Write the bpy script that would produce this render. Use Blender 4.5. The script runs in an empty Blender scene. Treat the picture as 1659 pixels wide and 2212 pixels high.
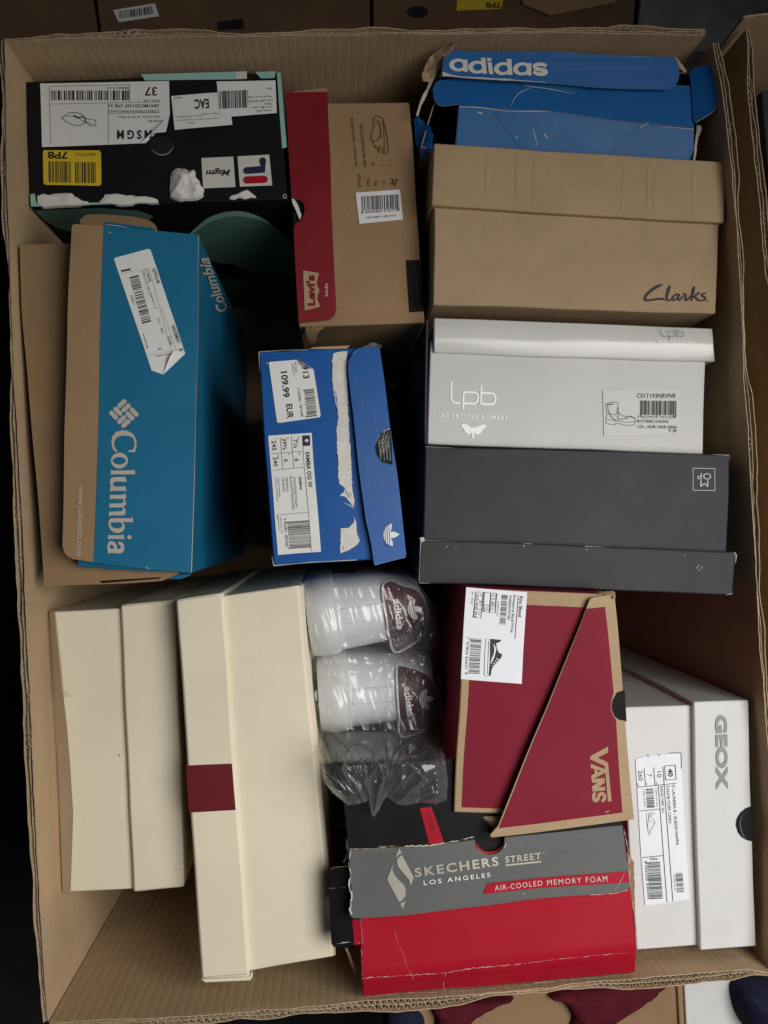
import bpy, bmesh, math, random
from mathutils import Vector, Matrix, noise
from mathutils.geometry import tessellate_polygon

random.seed(7)
scene = bpy.context.scene
COL = scene.collection

# ------------------------------------------------------------------ camera
RIM = 0.500            # height of the big carton's rim above the ground (m)
CAMH = 0.862           # camera height above that rim (m)
FOC = 1660.0           # focal length in units of the 1659 x 2212 measuring grid
GW, GH = 1659.0, 2212.0
CAM = Vector((0.0, 0.0, RIM + CAMH))
_down = Vector((718 - GW / 2, GH / 2 - 1128, -FOC)).normalized()
_zc = -_down
_yc = (Vector((0, 1, 0)) - _zc * _zc.y).normalized()
_xc = _yc.cross(_zc)
ROT = Matrix((_xc, _yc, _zc))          # camera space -> world
cam_d = bpy.data.cameras.new("camera")
cam_d.sensor_fit = 'VERTICAL'
cam_d.sensor_height = 36.0
cam_d.lens = 36.0 * FOC / GH
cam_d.clip_start = 0.02
cam_d.clip_end = 60
cam = bpy.data.objects.new("camera", cam_d)
COL.objects.link(cam)
cam.matrix_world = Matrix.Translation(CAM) @ ROT.to_4x4()
scene.camera = cam

# ------------------------------------------------------------------ light
world = bpy.data.worlds.new("World")
scene.world = world
world.use_nodes = True
world.node_tree.nodes["Background"].inputs[0].default_value = (0.75, 0.86, 1.0, 1)
world.node_tree.nodes["Background"].inputs[1].default_value = 0.04


def lamp(name, loc, target, sx, sy, power, col, spread=180):
    d = bpy.data.lights.new(name, 'AREA')
    d.shape = 'RECTANGLE'
    d.size, d.size_y = sx, sy
    d.energy = power
    d.color = col
    d.spread = math.radians(spread)
    o = bpy.data.objects.new(name, d)
    COL.objects.link(o)
    o.location = loc
    o.rotation_euler = (Vector(target) - Vector(loc)).to_track_quat('-Z', 'Y').to_euler()
    return o


lamp("window_light", (0.84, -0.16, RIM + 1.20), (0.0, -0.62, RIM), 1.15, 0.95, 12.4, (1.0, 0.98, 0.94), 116)
vs = scene.view_settings
vs.view_transform = 'Standard'
vs.look = 'None'
vs.exposure = 0.0
vs.gamma = 1.0
vs.use_curve_mapping = False
scene.cycles.transparent_max_bounces = 16
scene.cycles.max_bounces = 8


# ------------------------------------------------------------------ materials
def mat(name, col, rough=0.6, var=0.08, vscale=22.0, bump=0.0, bscale=350.0, spec=0.4,
        fibre=0.0, metallic=0.0, lines=None, blot=0.0, vec='Object', scuff=0.0):
    m = bpy.data.materials.new(name)
    m.use_nodes = True
    nt = m.node_tree
    b = nt.nodes["Principled BSDF"]
    b.inputs["Roughness"].default_value = rough
    b.inputs["Specular IOR Level"].default_value = spec
    b.inputs["Metallic"].default_value = metallic
    tc = nt.nodes.new("ShaderNodeTexCoord")

    def nz(scale, detail=4.0, rough_=0.6):
        n = nt.nodes.new("ShaderNodeTexNoise")
        n.inputs["Scale"].default_value = scale
        n.inputs["Detail"].default_value = detail
        n.inputs["Roughness"].default_value = rough_
        nt.links.new(tc.outputs[vec], n.inputs["Vector"])
        return n

    n1 = nz(vscale)
    mr = nt.nodes.new("ShaderNodeMapRange")
    mr.inputs["From Min"].default_value = 0.3
    mr.inputs["From Max"].default_value = 0.7
    mr.inputs["To Min"].default_value = 1 - var
    mr.inputs["To Max"].default_value = 1 + var
    nt.links.new(n1.outputs["Fac"], mr.inputs["Value"])
    mul = nt.nodes.new("ShaderNodeMix")
    mul.data_type = 'RGBA'
    mul.blend_type = 'MULTIPLY'
    mul.inputs["Factor"].default_value = 1.0
    mul.inputs["A"].default_value = (*col, 1)
    nt.links.new(mr.outputs["Result"], mul.inputs["B"])
    cout = mul.outputs["Result"]
    if fibre:                                  # fine flecks of recycled pulp
        n2 = nz(900.0, 2.0)
        r2 = nt.nodes.new("ShaderNodeMapRange")
        r2.inputs["From Min"].default_value = 0.35
        r2.inputs["From Max"].default_value = 0.65
        r2.inputs["To Min"].default_value = 1 - fibre
        r2.inputs["To Max"].default_value = 1 + fibre
        nt.links.new(n2.outputs["Fac"], r2.inputs["Value"])
        m2 = nt.nodes.new("ShaderNodeMix")
        m2.data_type = 'RGBA'
        m2.blend_type = 'MULTIPLY'
        m2.inputs["Factor"].default_value = 1.0
        nt.links.new(cout, m2.inputs["A"])
        nt.links.new(r2.outputs["Result"], m2.inputs["B"])
        cout = m2.outputs["Result"]
    if scuff:                                  # sparse pale rubs
        n3 = nz(55.0, 8.0, 0.75)
        r3 = nt.nodes.new("ShaderNodeMapRange")
        r3.inputs["From Min"].default_value = 0.66
        r3.inputs["From Max"].default_value = 0.78
        r3.inputs["To Max"].default_value = scuff
        nt.links.new(n3.outputs["Fac"], r3.inputs["Value"])
        m3 = nt.nodes.new("ShaderNodeMix")
        m3.data_type = 'RGBA'
        m3.inputs["B"].default_value = (0.55, 0.53, 0.5, 1)
        nt.links.new(r3.outputs["Result"], m3.inputs["Factor"])
        nt.links.new(cout, m3.inputs["A"])
        cout = m3.outputs["Result"]
    nt.links.new(cout, b.inputs["Base Color"])
    # uneven gloss
    n4 = nz(14.0, 5.0)
    r4 = nt.nodes.new("ShaderNodeMapRange")
    r4.inputs["To Min"].default_value = max(0.03, rough - 0.1)
    r4.inputs["To Max"].default_value = min(1, rough + 0.1)
    nt.links.new(n4.outputs["Fac"], r4.inputs["Value"])
    nt.links.new(r4.outputs["Result"], b.inputs["Roughness"])
    last = None
    if bump:
        nb = nz(bscale, 3.0)
        bp = nt.nodes.new("ShaderNodeBump")
        bp.inputs["Strength"].default_value = bump
        bp.inputs["Distance"].default_value = 0.001
        nt.links.new(nb.outputs["Fac"], bp.inputs["Height"])
        last = bp
    if lines:                                  # corrugation telegraphing through the liner
        uv = nt.nodes.new("ShaderNodeUVMap")
        w = nt.nodes.new("ShaderNodeTexWave")
        w.wave_profile = 'SIN'
        w.inputs["Scale"].default_value = lines[0]
        w.inputs["Distortion"].default_value = 1.6
        w.inputs["Detail Scale"].default_value = 2.0
        nt.links.new(uv.outputs["UV"], w.inputs["Vector"])
        pw = nt.nodes.new("ShaderNodeMath")
        pw.operation = 'POWER'
        pw.inputs[1].default_value = lines[2]
        nt.links.new(w.outputs["Fac"], pw.inputs[0])
        b2 = nt.nodes.new("ShaderNodeBump")
        b2.invert = True
        b2.inputs["Strength"].default_value = lines[1]
        b2.inputs["Distance"].default_value = 0.002
        nt.links.new(pw.outputs[0], b2.inputs["Height"])
        if last:
            nt.links.new(last.outputs["Normal"], b2.inputs["Normal"])
        last = b2
    if last:
        nt.links.new(last.outputs["Normal"], b.inputs["Normal"])
    return m


KRAFT = (0.365, 0.257, 0.153)
MT = {
    'kraft': mat("kraft card", KRAFT, 0.8, 0.07, 18, 0.25, 500, 0.25, 0.10),
    'kraft_wall': mat("corrugated liner", (0.425, 0.298, 0.176), 0.82, 0.13, 7, 0.2, 400, 0.2, 0.09, lines=(30.0, 0.12, 4.0)),
    'kraft_edge': mat("corrugated edge", (0.42, 0.32, 0.215), 0.9, 0.22, 160, 0.5, 300, 0.15, 0.2),
    'kraft_dark': mat("brown card", (0.27, 0.165, 0.09), 0.8, 0.1, 12, 0.2, 400, 0.25, 0.08),
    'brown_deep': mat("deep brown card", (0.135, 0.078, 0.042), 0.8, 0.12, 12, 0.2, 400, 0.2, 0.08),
    'kraft_warm': mat("warm kraft card", (0.295, 0.182, 0.094), 0.75, 0.07, 16, 0.2, 500, 0.3, 0.08),
    'cream': mat("cream card", (0.71, 0.638, 0.49), 0.65, 0.055, 5, 0.14, 700, 0.2, 0.03),
    'maroon': mat("maroon print", (0.125, 0.007, 0.014), 0.5, 0.06, 20, 0.1, 500, 0.35),
    'white': mat("white card", (0.60, 0.595, 0.59), 0.5, 0.03, 12, 0.08, 500, 0.35, 0.02),
    'white_gloss': mat("gloss white card", (0.60, 0.585, 0.56), 0.2, 0.03, 9, 0.05, 60, 0.5),
    'white_satin': mat("satin white card", (0.56, 0.55, 0.53), 0.4, 0.03, 9, 0.05, 60, 0.22),
    'torn_white': mat("torn white paper", (0.62, 0.60, 0.56), 0.95, 0.08, 90, 0.3, 250, 0.1, 0.1),
    'paper': mat("label paper", (0.70, 0.69, 0.675), 0.6, 0.03, 40, 0.1, 300, 0.3),
    'paper_cool': mat("bright label paper", (0.74, 0.75, 0.80), 0.55, 0.02, 40, 0.1, 300, 0.3),
    'torn': mat("torn paper", (0.50, 0.475, 0.43), 0.95, 0.10, 90, 0.3, 250, 0.1, 0.12),
    'black_ink': mat("black ink", (0.018, 0.017, 0.018), 0.6, 0.1),
    'grey_ink': mat("grey ink", (0.20, 0.20, 0.21), 0.6, 0.1),
    'brown_ink': mat("brown ink", (0.085, 0.040, 0.018), 0.75, 0.1),
    'black_card': mat("black card", (0.009, 0.0085, 0.0095), 0.55, 0.1, 20, 0.12, 400, 0.12, 0.05),
    'charcoal': mat("charcoal card", (0.036, 0.035, 0.041), 0.55, 0.07, 9, 0.1, 600, 0.2, 0.05, scuff=0.03),
    'blue': mat("blue card", (0.006, 0.092, 0.290), 0.47, 0.06, 14, 0.08, 300, 0.25, 0.03, scuff=0.16),
    'blue_light': mat("pale blue print", (0.009, 0.103, 0.285), 0.46, 0.08, 9, 0.08, 300, 0.25),
    'teal': mat("teal blue card", (0.008, 0.132, 0.245), 0.55, 0.06, 14, 0.08, 400, 0.25, 0.03),
    'royal': mat("royal blue card", (0.006, 0.080, 0.300), 0.44, 0.06, 14, 0.08, 300, 0.28, 0.03, scuff=0.12),
    'offwhite': mat("off white print", (0.56, 0.53, 0.49), 0.6, 0.05),
    'offwhite_dim': mat("pale print", (0.45, 0.40, 0.34), 0.7, 0.05),
    'red': mat("red card", (0.36, 0.006, 0.020), 0.5, 0.06, 14, 0.08, 300, 0.2, 0.04, scuff=0.07),
    'red_deep': mat("dark red card", (0.185, 0.004, 0.009), 0.55, 0.06, 14, 0.06, 400, 0.35, 0.03),
    'wine': mat("wine red print", (0.185, 0.010, 0.025), 0.65, 0.06, 10, 0.15, 600, 0.15, 0.06),
    'mid_grey': mat("grey card", (0.115, 0.117, 0.117), 0.5, 0.06, 10, 0.06, 400, 0.2, 0.03),
    'silver': mat("silver foil", (0.46, 0.43, 0.37), 0.45, 0.06, 40, metallic=0.35),
    'foil': mat("bright silver foil", (0.93, 0.93, 0.91), 0.4, 0.03, 40),
    'geox_grey': mat("grey lettering", (0.25, 0.25, 0.25), 0.5, 0.04),
    'mint': mat("mint print", (0.27, 0.48, 0.43), 0.5, 0.05),
    'mint_deep': mat("deep mint print", (0.115, 0.225, 0.180), 0.55, 0.05),
    'yellow': mat("yellow label", (0.62, 0.44, 0.025), 0.5, 0.04),
    'navy': mat("navy print", (0.012, 0.018, 0.05), 0.5, 0.04),
    'tissue': mat("tissue paper", (0.66, 0.64, 0.60), 0.75, 0.08, 60, 0.3, 200, 0.25),
    'blue_scratch': mat("rubbed blue", (0.11, 0.19, 0.42), 0.7, 0.1),
    'red_scratch': mat("rubbed red", (0.50, 0.26, 0.25), 0.8, 0.15),
    'clear_label': mat("clear label", (0.57, 0.56, 0.54), 0.35, 0.02, 40, spec=0.22),
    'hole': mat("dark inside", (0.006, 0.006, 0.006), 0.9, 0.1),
    'poly_black': mat("black plastic bag", (0.02, 0.02, 0.018), 0.22, 0.1, 40, 0.9, 60, 0.5),
    'leather': mat("white leather", (0.64, 0.64, 0.65), 0.45, 0.03, 30, 0.25, 500, 0.4),
    'rubber': mat("white rubber", (0.60, 0.60, 0.595), 0.55, 0.03, 30, 0.15, 400, 0.4),
    'burgundy': mat("burgundy leather", (0.070, 0.010, 0.020), 0.45, 0.08, 30, 0.35, 500, 0.4),
    'suede': mat("burgundy suede", (0.085, 0.010, 0.018), 0.95, 0.2, 60, 0.6, 700, 0.1, 0.2),
    'navy_cloth': mat("navy fabric", (0.012, 0.014, 0.032), 0.9, 0.3, 60, 0.8, 300, 0.15, 0.3),
    'ground': mat("dark concrete", (0.010, 0.010, 0.011), 0.9, 0.3, 6, 0.4, 120, 0.15, 0.1),
    'grey_film': mat("grey wrapped pack", (0.135, 0.135, 0.125), 0.6, 0.25, 25, 0.6, 50, 0.3),
}


def film_material():
    m = bpy.data.materials.new("clear film")
    m.use_nodes = True
    nt = m.node_tree
    nt.nodes.clear()
    out = nt.nodes.new("ShaderNodeOutputMaterial")
    tr = nt.nodes.new("ShaderNodeBsdfTransparent")
    tr.inputs[0].default_value = (0.97, 0.97, 0.97, 1)
    gl = nt.nodes.new("ShaderNodeBsdfGlossy")
    gl.inputs["Roughness"].default_value = 0.12
    df = nt.nodes.new("ShaderNodeBsdfTranslucent")
    df.inputs[0].default_value = (0.8, 0.8, 0.82, 1)
    df2 = nt.nodes.new("ShaderNodeBsdfDiffuse")
    df2.inputs[0].default_value = (0.8, 0.8, 0.82, 1)
    lw = nt.nodes.new("ShaderNodeLayerWeight")
    lw.inputs[0].default_value = 0.35
    mr = nt.nodes.new("ShaderNodeMapRange")
    mr.inputs["To Min"].default_value = 0.04
    mr.inputs["To Max"].default_value = 0.42
    nt.links.new(lw.outputs["Facing"], mr.inputs["Value"])
    mr2 = nt.nodes.new("ShaderNodeMapRange")
    mr2.inputs["To Min"].default_value = 0.035
    mr2.inputs["To Max"].default_value = 0.15
    nt.links.new(lw.outputs["Facing"], mr2.inputs["Value"])
    a = nt.nodes.new("ShaderNodeMixShader")
    nt.links.new(mr2.outputs[0], a.inputs[0])
    nt.links.new(tr.outputs[0], a.inputs[1])
    nt.links.new(df2.outputs[0], a.inputs[2])
    b = nt.nodes.new("ShaderNodeMixShader")
    nt.links.new(mr.outputs[0], b.inputs[0])
    nt.links.new(a.outputs[0], b.inputs[1])
    nt.links.new(gl.outputs[0], b.inputs[2])
    nt.links.new(b.outputs[0], out.inputs[0])
    return m


MT['film'] = film_material()


# ------------------------------------------------------------------ measuring helpers
def crop(s, ox=0.0, oy=0.0):
    return (s, ox, oy)


def ray(px, py):
    return ROT @ Vector((px - GW / 2, GH / 2 - py, -FOC))


def at(px, py, h):
    """World point seen at grid position (px, py) whose height above the rim is h."""
    d = ray(px, py)
    return CAM + d * ((h - CAMH) / d.z)


def K2(K, p):
    return (K[1] + K[0] * p[0], K[2] + K[0] * p[1])


class Surf:
    """Four world corners (reading order TL, TR, BR, BL) spanning a bilinear patch."""

    def __init__(self, tl, tr, br, bl):
        self.c = [Vector(v) for v in (tl, tr, br, bl)]
        self.n = (self.c[1] - self.c[3]).cross(self.c[0] - self.c[2]).normalized()
        mid = sum(self.c, Vector()) / 4
        if self.n.dot(CAM - mid) < 0:
            self.n = -self.n

    @classmethod
    def px(cls, K, pts, h):
        hs = h if isinstance(h, (list, tuple)) else [h] * 4
        return cls(*[at(*K2(K, p), hh) for p, hh in zip(pts, hs)])

    def map(self, s, t, lift=0.0):
        a, b, c, d = self.c
        return (a * (1 - s) + b * s) * (1 - t) + (d * (1 - s) + c * s) * t + self.n * lift

    def hit(self, px, py, lift=0.0):
        d = ray(px, py)
        a, b, c, e = self.c
        s = t = 0.5
        tau = 0.0
        for _ in range(6):
            P = self.map(s, t)
            ds = (b - a) * (1 - t) + (c - e) * t
            dt = (e - a) * (1 - s) + (c - b) * s
            if tau == 0.0:
                tau = (P - CAM).dot(self.n) / d.dot(self.n)
            r = CAM + d * tau - P
            m = Matrix(((ds.x, dt.x, -d.x), (ds.y, dt.y, -d.y), (ds.z, dt.z, -d.z)))
            try:
                q = m.inverted() @ r
            except ValueError:
                break
            s += q.x
            t += q.y
            tau += q.z
        return self.map(s, t) + self.n * lift


# ------------------------------------------------------------------ object helpers
WARP = [0.0016, 0.0]      # amplitude (m) and seed of the slight unevenness of the current thing


def warp(v):
    if WARP[0] == 0:
        return v
    o = Vector((WARP[1] * 3.17, WARP[1] * 1.31, WARP[1] * 0.77))
    return v + noise.noise_vector(v * 11.0 + o) * WARP[0] + noise.noise_vector(v * 31.0 + o) * WARP[0] * 0.1


def rootloc(p):
    while p is not None and p.parent is not None:
        p = p.parent
    return p.location.copy() if p is not None else Vector()


def thing(name, label, cat, loc, group=None, seed=0.0, amp=0.0013):
    o = bpy.data.objects.new(name, None)
    o.empty_display_size = 0.05
    COL.objects.link(o)
    o.location = loc
    o["label"] = label
    o["category"] = cat
    if group:
        o["group"] = group
    WARP[0], WARP[1] = amp, seed
    return o


def finish(name, bm, mats, parent, smooth=35, bevel=0.0, warped=True, subd=0):
    loc = rootloc(parent)
    for v in bm.verts:
        p = warp(v.co) if warped else v.co
        v.co = p - loc
    me = bpy.data.meshes.new(name)
    bm.normal_update()
    bm.to_mesh(me)
    bm.free()
    for m in (mats if isinstance(mats, (list, tuple)) else [mats]):
        me.materials.append(MT[m])
    if smooth:
        me.polygons.foreach_set("use_smooth", [True] * len(me.polygons))
        me.set_sharp_from_angle(angle=math.radians(smooth))
    o = bpy.data.objects.new(name, me)
    COL.objects.link(o)
    if parent is not None:
        o.parent = parent
    if bevel:
        md = o.modifiers.new("bevel", 'BEVEL')
        md.width = bevel
        md.segments = 2
        md.limit_method = 'ANGLE'
        md.angle_limit = math.radians(50)
        md.harden_normals = False
    return o


def refine(bm, maxlen, it=6):
    for _ in range(it):
        es = [e for e in bm.edges if e.calc_length() > maxlen]
        if not es:
            break
        bmesh.ops.subdivide_edges(bm, edges=es, cuts=1)
        bmesh.ops.triangulate(bm, faces=[f for f in bm.faces if len(f.verts) > 4])


def lerp(a, b, t):
    return a + (b - a) * t


def slab(name, rows, base, mats, parent, K=(1, 0, 0), step=0.012, bevel=0.0016):
    """Solid whose top passes through rows of measured (x, y, h) points and whose sides drop to height base.
    mats = (top, side)."""
    g = [[at(*K2(K, p[:2]), p[2]) for p in r] for r in rows]
    R, C = len(g), len(g[0])
    # refine rows/cols
    rows2 = []
    for i in range(R - 1):
        n = max(1, int(max((g[i][j] - g[i + 1][j]).length for j in range(C)) / step))
        for k in range(n):
            rows2.append([g[i][j].lerp(g[i + 1][j], k / n) for j in range(C)])
    rows2.append(g[-1])
    cuts = [max(1, int(max((r[j] - r[j + 1]).length for r in g) / step)) for j in range(C - 1)]
    G = []
    for r in rows2:
        o = []
        for j in range(C - 1):
            for k in range(cuts[j]):
                o.append(r[j].lerp(r[j + 1], k / cuts[j]))
        o.append(r[-1])
        G.append(o)
    bm = bmesh.new()
    V = [[bm.verts.new(p) for p in r] for r in G]
    for i in range(len(V) - 1):
        for j in range(len(V[0]) - 1):
            bm.faces.new((V[i + 1][j], V[i + 1][j + 1], V[i][j + 1], V[i][j]))
    loop = V[0] + [r[-1] for r in V[1:-1]] + V[-1][::-1] + [r[0] for r in V[-2:0:-1]]
    zb = RIM + base
    nz_ = 6
    prev = loop
    for k in range(1, nz_ + 1):
        cur = []
        for v in loop:
            cur.append(bm.verts.new((v.co.x, v.co.y, lerp(v.co.z, zb, k / nz_))))
        for a in range(len(loop)):
            b = (a + 1) % len(loop)
            f = bm.faces.new((prev[a], prev[b], cur[b], cur[a]))
            f.material_index = 1
        prev = cur
    f = bm.faces.new(prev)
    f.material_index = 1
    bmesh.ops.recalc_face_normals(bm, faces=bm.faces)
    if not isinstance(mats, (list, tuple)):
        mats = (mats, mats)
    return finish(name, bm, mats, parent, bevel=bevel)


def polymesh(pts, holes=()):
    loops = [[Vector(p) for p in pts]] + [[Vector(p) for p in h] for h in holes]
    flat = [p for l in loops for p in l]
    return flat, tessellate_polygon(loops)


def smooth_pts(pts, n=5, closed=True):
    """Catmull-Rom through the points."""
    out = []
    N = len(pts)
    rng = N if closed else N - 1
    for i in range(rng):
        p0 = Vector(pts[(i - 1) % N] if closed or i > 0 else pts[0])
        p1 = Vector(pts[i])
        p2 = Vector(pts[(i + 1) % N])
        p3 = Vector(pts[(i + 2) % N] if closed or i + 2 < N else pts[-1])
        for k in range(n):
            t = k / n
            out.append(0.5 * ((2 * p1) + (p2 - p0) * t + (2 * p0 - 5 * p1 + 4 * p2 - p3) * t * t + (3 * p1 - p0 - 3 * p2 + p3) * t ** 3))
    if not closed:
        out.append(Vector(pts[-1]))
    return [tuple(p) for p in out]


def panel(name, surf, K, pts, thick, m, parent, lift=0.0, holes=(), maxlen=0.025, jag=0.0, bevel=0.0, edge=None, bend=None):
    """A flat-ish board: outline measured on surf, pushed down by thick."""
    if jag:
        q = []
        for i in range(len(pts)):
            a, b = Vector(pts[i]), Vector(pts[(i + 1) % len(pts)])
            n = max(1, int((b - a).length / 14))
            for k in range(n):
                p = a.lerp(b, k / n)
                q.append((p.x + random.uniform(-jag, jag), p.y + random.uniform(-jag, jag)))
        pts = q
    flat, tris = polymesh([(p[0], p[1], 0) for p in pts], [[(p[0], p[1], 0) for p in h] for h in holes])
    bm = bmesh.new()
    vs_ = [bm.verts.new(surf.hit(*K2(K, (p.x, p.y)), lift)) for p in flat]
    for t in tris:
        try:
            bm.faces.new([vs_[i] for i in t])
        except ValueError:
            pass
    bmesh.ops.recalc_face_normals(bm, faces=bm.faces)
    if bm.faces and sum((f.normal * f.calc_area() for f in bm.faces), Vector()).dot(surf.n) < 0:
        bmesh.ops.reverse_faces(bm, faces=bm.faces)
    refine(bm, maxlen)
    if bend:
        for v in bm.verts:
            v.co = bend(v.co)
    if hasattr(surf, "ab"):             # lay the board onto a curved heel
        for v in bm.verts:
            v.co.z = RIM + surf.z(*surf.ab(v.co)) + lift
    if thick:
        r = bmesh.ops.extrude_face_region(bm, geom=bm.faces[:])
        nv = [e for e in r['geom'] if isinstance(e, bmesh.types.BMVert)]
        for v in nv:
            v.co += surf.n * thick      # new copy becomes the upper skin
        for v in bm.verts:
            v.co -= surf.n * thick
        bmesh.ops.recalc_face_normals(bm, faces=bm.faces)
    if edge:
        bm.normal_update()
        for f in bm.faces:
            if abs(f.normal.dot(surf.n)) < 0.5:
                f.material_index = 1
        m = (m, edge)
    return finish(name, bm, m, parent, bevel=bevel)


# ------------------------------------------------------------------ printing
_tcu = bpy.data.curves.new("txt", 'FONT')
_tob = bpy.data.objects.new("txt", _tcu)
COL.objects.link(_tob)
_tcache = {}


def text_geo(s, bold=0.0, shear=0.0, space=1.0, res=3):
    key = (s, bold, shear, space)
    if key in _tcache:
        return _tcache[key]
    _tcu.body = s
    _tcu.size = 1.0
    _tcu.offset = bold
    _tcu.shear = shear
    _tcu.space_character = space
    _tcu.resolution_u = res
    _tcu.update_tag()
    bpy.context.view_layer.update()
    dg = bpy.context.evaluated_depsgraph_get()
    ev = _tob.evaluated_get(dg)
    me = ev.to_mesh()
    v = [(p.co.x, p.co.y) for p in me.vertices]
    f = [tuple(p.vertices) for p in me.polygons]
    ev.to_mesh_clear()
    x0, x1 = min(p[0] for p in v), max(p[0] for p in v)
    y0, y1 = min(p[1] for p in v), max(p[1] for p in v)
    v = [((p[0] - x0) / (x1 - x0), (p[1] - y0) / (y1 - y0)) for p in v]
    _tcache[key] = (v, f)
    return v, f


class Ink:
    """Collects flat printed marks on a surface, in measured coordinates, into one mesh."""

    def __init__(self, surf, K, lift=0.0012):
        self.s, self.K, self.lift = surf, K, (lift + 0.0002 if lift > 0 else lift)
        self.v, self.f = [], []

    def _w(self, x, y):
        return self.s.hit(*K2(self.K, (x, y)), self.lift)

    def t(self, s, cx, cy, L, H, ang=0.0, bold=0.0, shear=0.0, space=1.0):
        """Text s centred on (cx, cy), L long, H tall, reading direction ang degrees clockwise from right."""
        a = math.radians(ang)
        d = (math.cos(a) * L / 2, math.sin(a) * L / 2)
        u = (math.sin(a) * H / 2, -math.cos(a) * H / 2)
        bl = self._w(cx - d[0] - u[0], cy - d[1] - u[1])
        br = self._w(cx + d[0] - u[0], cy + d[1] - u[1])
        tl = self._w(cx - d[0] + u[0], cy - d[1] + u[1])
        v, f = text_geo(s, bold, shear, space)
        n = len(self.v)
        ex, ey = br - bl, tl - bl
        self.v += [bl + ex * p[0] + ey * p[1] for p in v]
        self.f += [tuple(i + n for i in q) for q in f]
        return self

    def p(self, pts, holes=(), sm=0):
        if sm:
            pts = smooth_pts(pts, sm)
            holes = [smooth_pts(h, sm) for h in holes]
        flat, tris = polymesh([(p[0], p[1], 0) for p in pts], [[(p[0], p[1], 0) for p in h] for h in holes])
        n = len(self.v)
        self.v += [self._w(p.x, p.y) for p in flat]
        self.f += [tuple(i + n for i in t) for t in tris]
        return self

    def l(self, pts, w=3.0, sm=0, closed=False):
        """Polyline stroke; w may be a list of widths."""
        ws = w if isinstance(w, (list, tuple)) else [w] * len(pts)
        q = [(p[0], p[1], ww) for p, ww in zip(pts, ws)]
        if sm:
            q = smooth_pts(q, sm, closed)
        if closed:
            q = q + [q[0]]
        n0 = len(self.v)
        for i, p in enumerate(q):
            a = Vector(q[max(0, i - 1)][:2])
            b = Vector(q[min(len(q) - 1, i + 1)][:2])
            d = (b - a)
            d = d.normalized() if d.length > 1e-6 else Vector((1, 0))
            k = 1.0
            if 0 < i < len(q) - 1:
                e = (Vector(p[:2]) - a)
                if e.length > 1e-6:
                    k = 1 / max(0.5, abs(e.normalized().dot(d)))
            nx, ny = -d.y * p[2] / 2 * k, d.x * p[2] / 2 * k
            self.v.append(self._w(p[0] + nx, p[1] + ny))
            self.v.append(self._w(p[0] - nx, p[1] - ny))
        for i in range(len(q) - 1):
            a = n0 + 2 * i
            self.f.append((a, a + 1, a + 3, a + 2))
        return self

    def seg(self, *ss, w=3.0):
        for s in ss:
            self.l([(s[0], s[1]), (s[2], s[3])], w)
        return self

    def bars(self, cx, cy, L, H, ang=0.0, n=30, guard=0, seed=1):
        rnd = random.Random(seed * 97 + n)
        a = math.radians(ang)
        d = (math.cos(a), math.sin(a))
        u = (math.sin(a), -math.cos(a))
        ws = []
        for i in range(2 * n - 1):
            ws.append(rnd.choice((1, 1, 1, 2, 2, 3)))
        tot = float(sum(ws))
        x = 0.0
        for i, w in enumerate(ws):
            x0, x1 = (x / tot - 0.5) * L, ((x + w) / tot - 0.5) * L
            x += w
            if i % 2 == 0:
                g = guard if i in (0, 2, 2 * n - 4, 2 * n - 2, (n // 2) * 2) else 0
                qs = [(x0, H / 2), (x1, H / 2), (x1, -H / 2 - g), (x0, -H / 2 - g)]
                k = len(self.v)
                for qx, qy in qs:
                    self.v.append(self._w(cx + d[0] * qx + u[0] * qy, cy + d[1] * qx + u[1] * qy))
                self.f.append((k, k + 1, k + 2, k + 3))
        return self

    def build(self, name, m, parent, maxlen=None):
        bm = bmesh.new()
        vs_ = [bm.verts.new(p) for p in self.v]
        for f in self.f:
            try:
                fc = bm.faces.new([vs_[i] for i in f])
            except ValueError:
                continue
            fc.normal_update()
            if fc.normal.dot(self.s.n) < 0:
                fc.normal_flip()
        if maxlen:
            refine(bm, maxlen)
        if hasattr(self.s, "ab"):
            for v in bm.verts:
                v.co.z = RIM + self.s.z(*self.s.ab(v.co)) + self.lift
        o = finish(name, bm, m, parent, smooth=0)
        if name in ("scratches", "edge_wear", "cracks", "wear", "blue_shreds", "crease_wear", "torn_edge"):
            o["kind"] = "stuff"
        return o


def sticker(name, surf, K, pts, m, parent, lift=0.0009, sm=0):
    return panel(name, surf, K, smooth_pts(pts, sm) if sm else pts, 0.00025, m, parent, lift=lift + 0.0002, maxlen=0.009)


def trefoil(ink_leaf, ink_gap, cx, cy, R, ang):
    """Three leaf shapes with three cross bars; ang = direction the middle leaf points (deg clockwise from right)."""
    a = math.radians(ang)
    ax = (math.cos(a), math.sin(a))
    ay = (-math.sin(a), math.cos(a))

    def P(u, v):
        return (cx + (ax[0] * u + ay[0] * v) * R, cy + (ax[1] * u + ay[1] * v) * R)

    def leaf(th, L, W):
        c, s = math.cos(th), math.sin(th)
        o = []
        N = 12
        for k in range(N + 1):
            t = k / N
            o.append((t * L, W * math.sin(math.pi * t) ** 0.85))
        for k in range(N - 1, 0, -1):
            t = k / N
            o.append((t * L, -W * math.sin(math.pi * t) ** 0.85))
        return [P(-0.42 + x * c - y * s, x * s + y * c) for x, y in o]

    ink_leaf.p(leaf(0, 1.35, 0.27)).p(leaf(math.radians(52), 1.18, 0.27)).p(leaf(math.radians(-52), 1.18, 0.27))
    ink_leaf.p([P(-0.45, -0.16), P(-0.2, -0.4), P(-0.1, 0), P(-0.2, 0.4), P(-0.45, 0.16)])
    for u in (-0.30, -0.12, 0.06):
        ink_gap.l([P(u, -0.95), P(u, 0.95)], R * 0.055)

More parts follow.
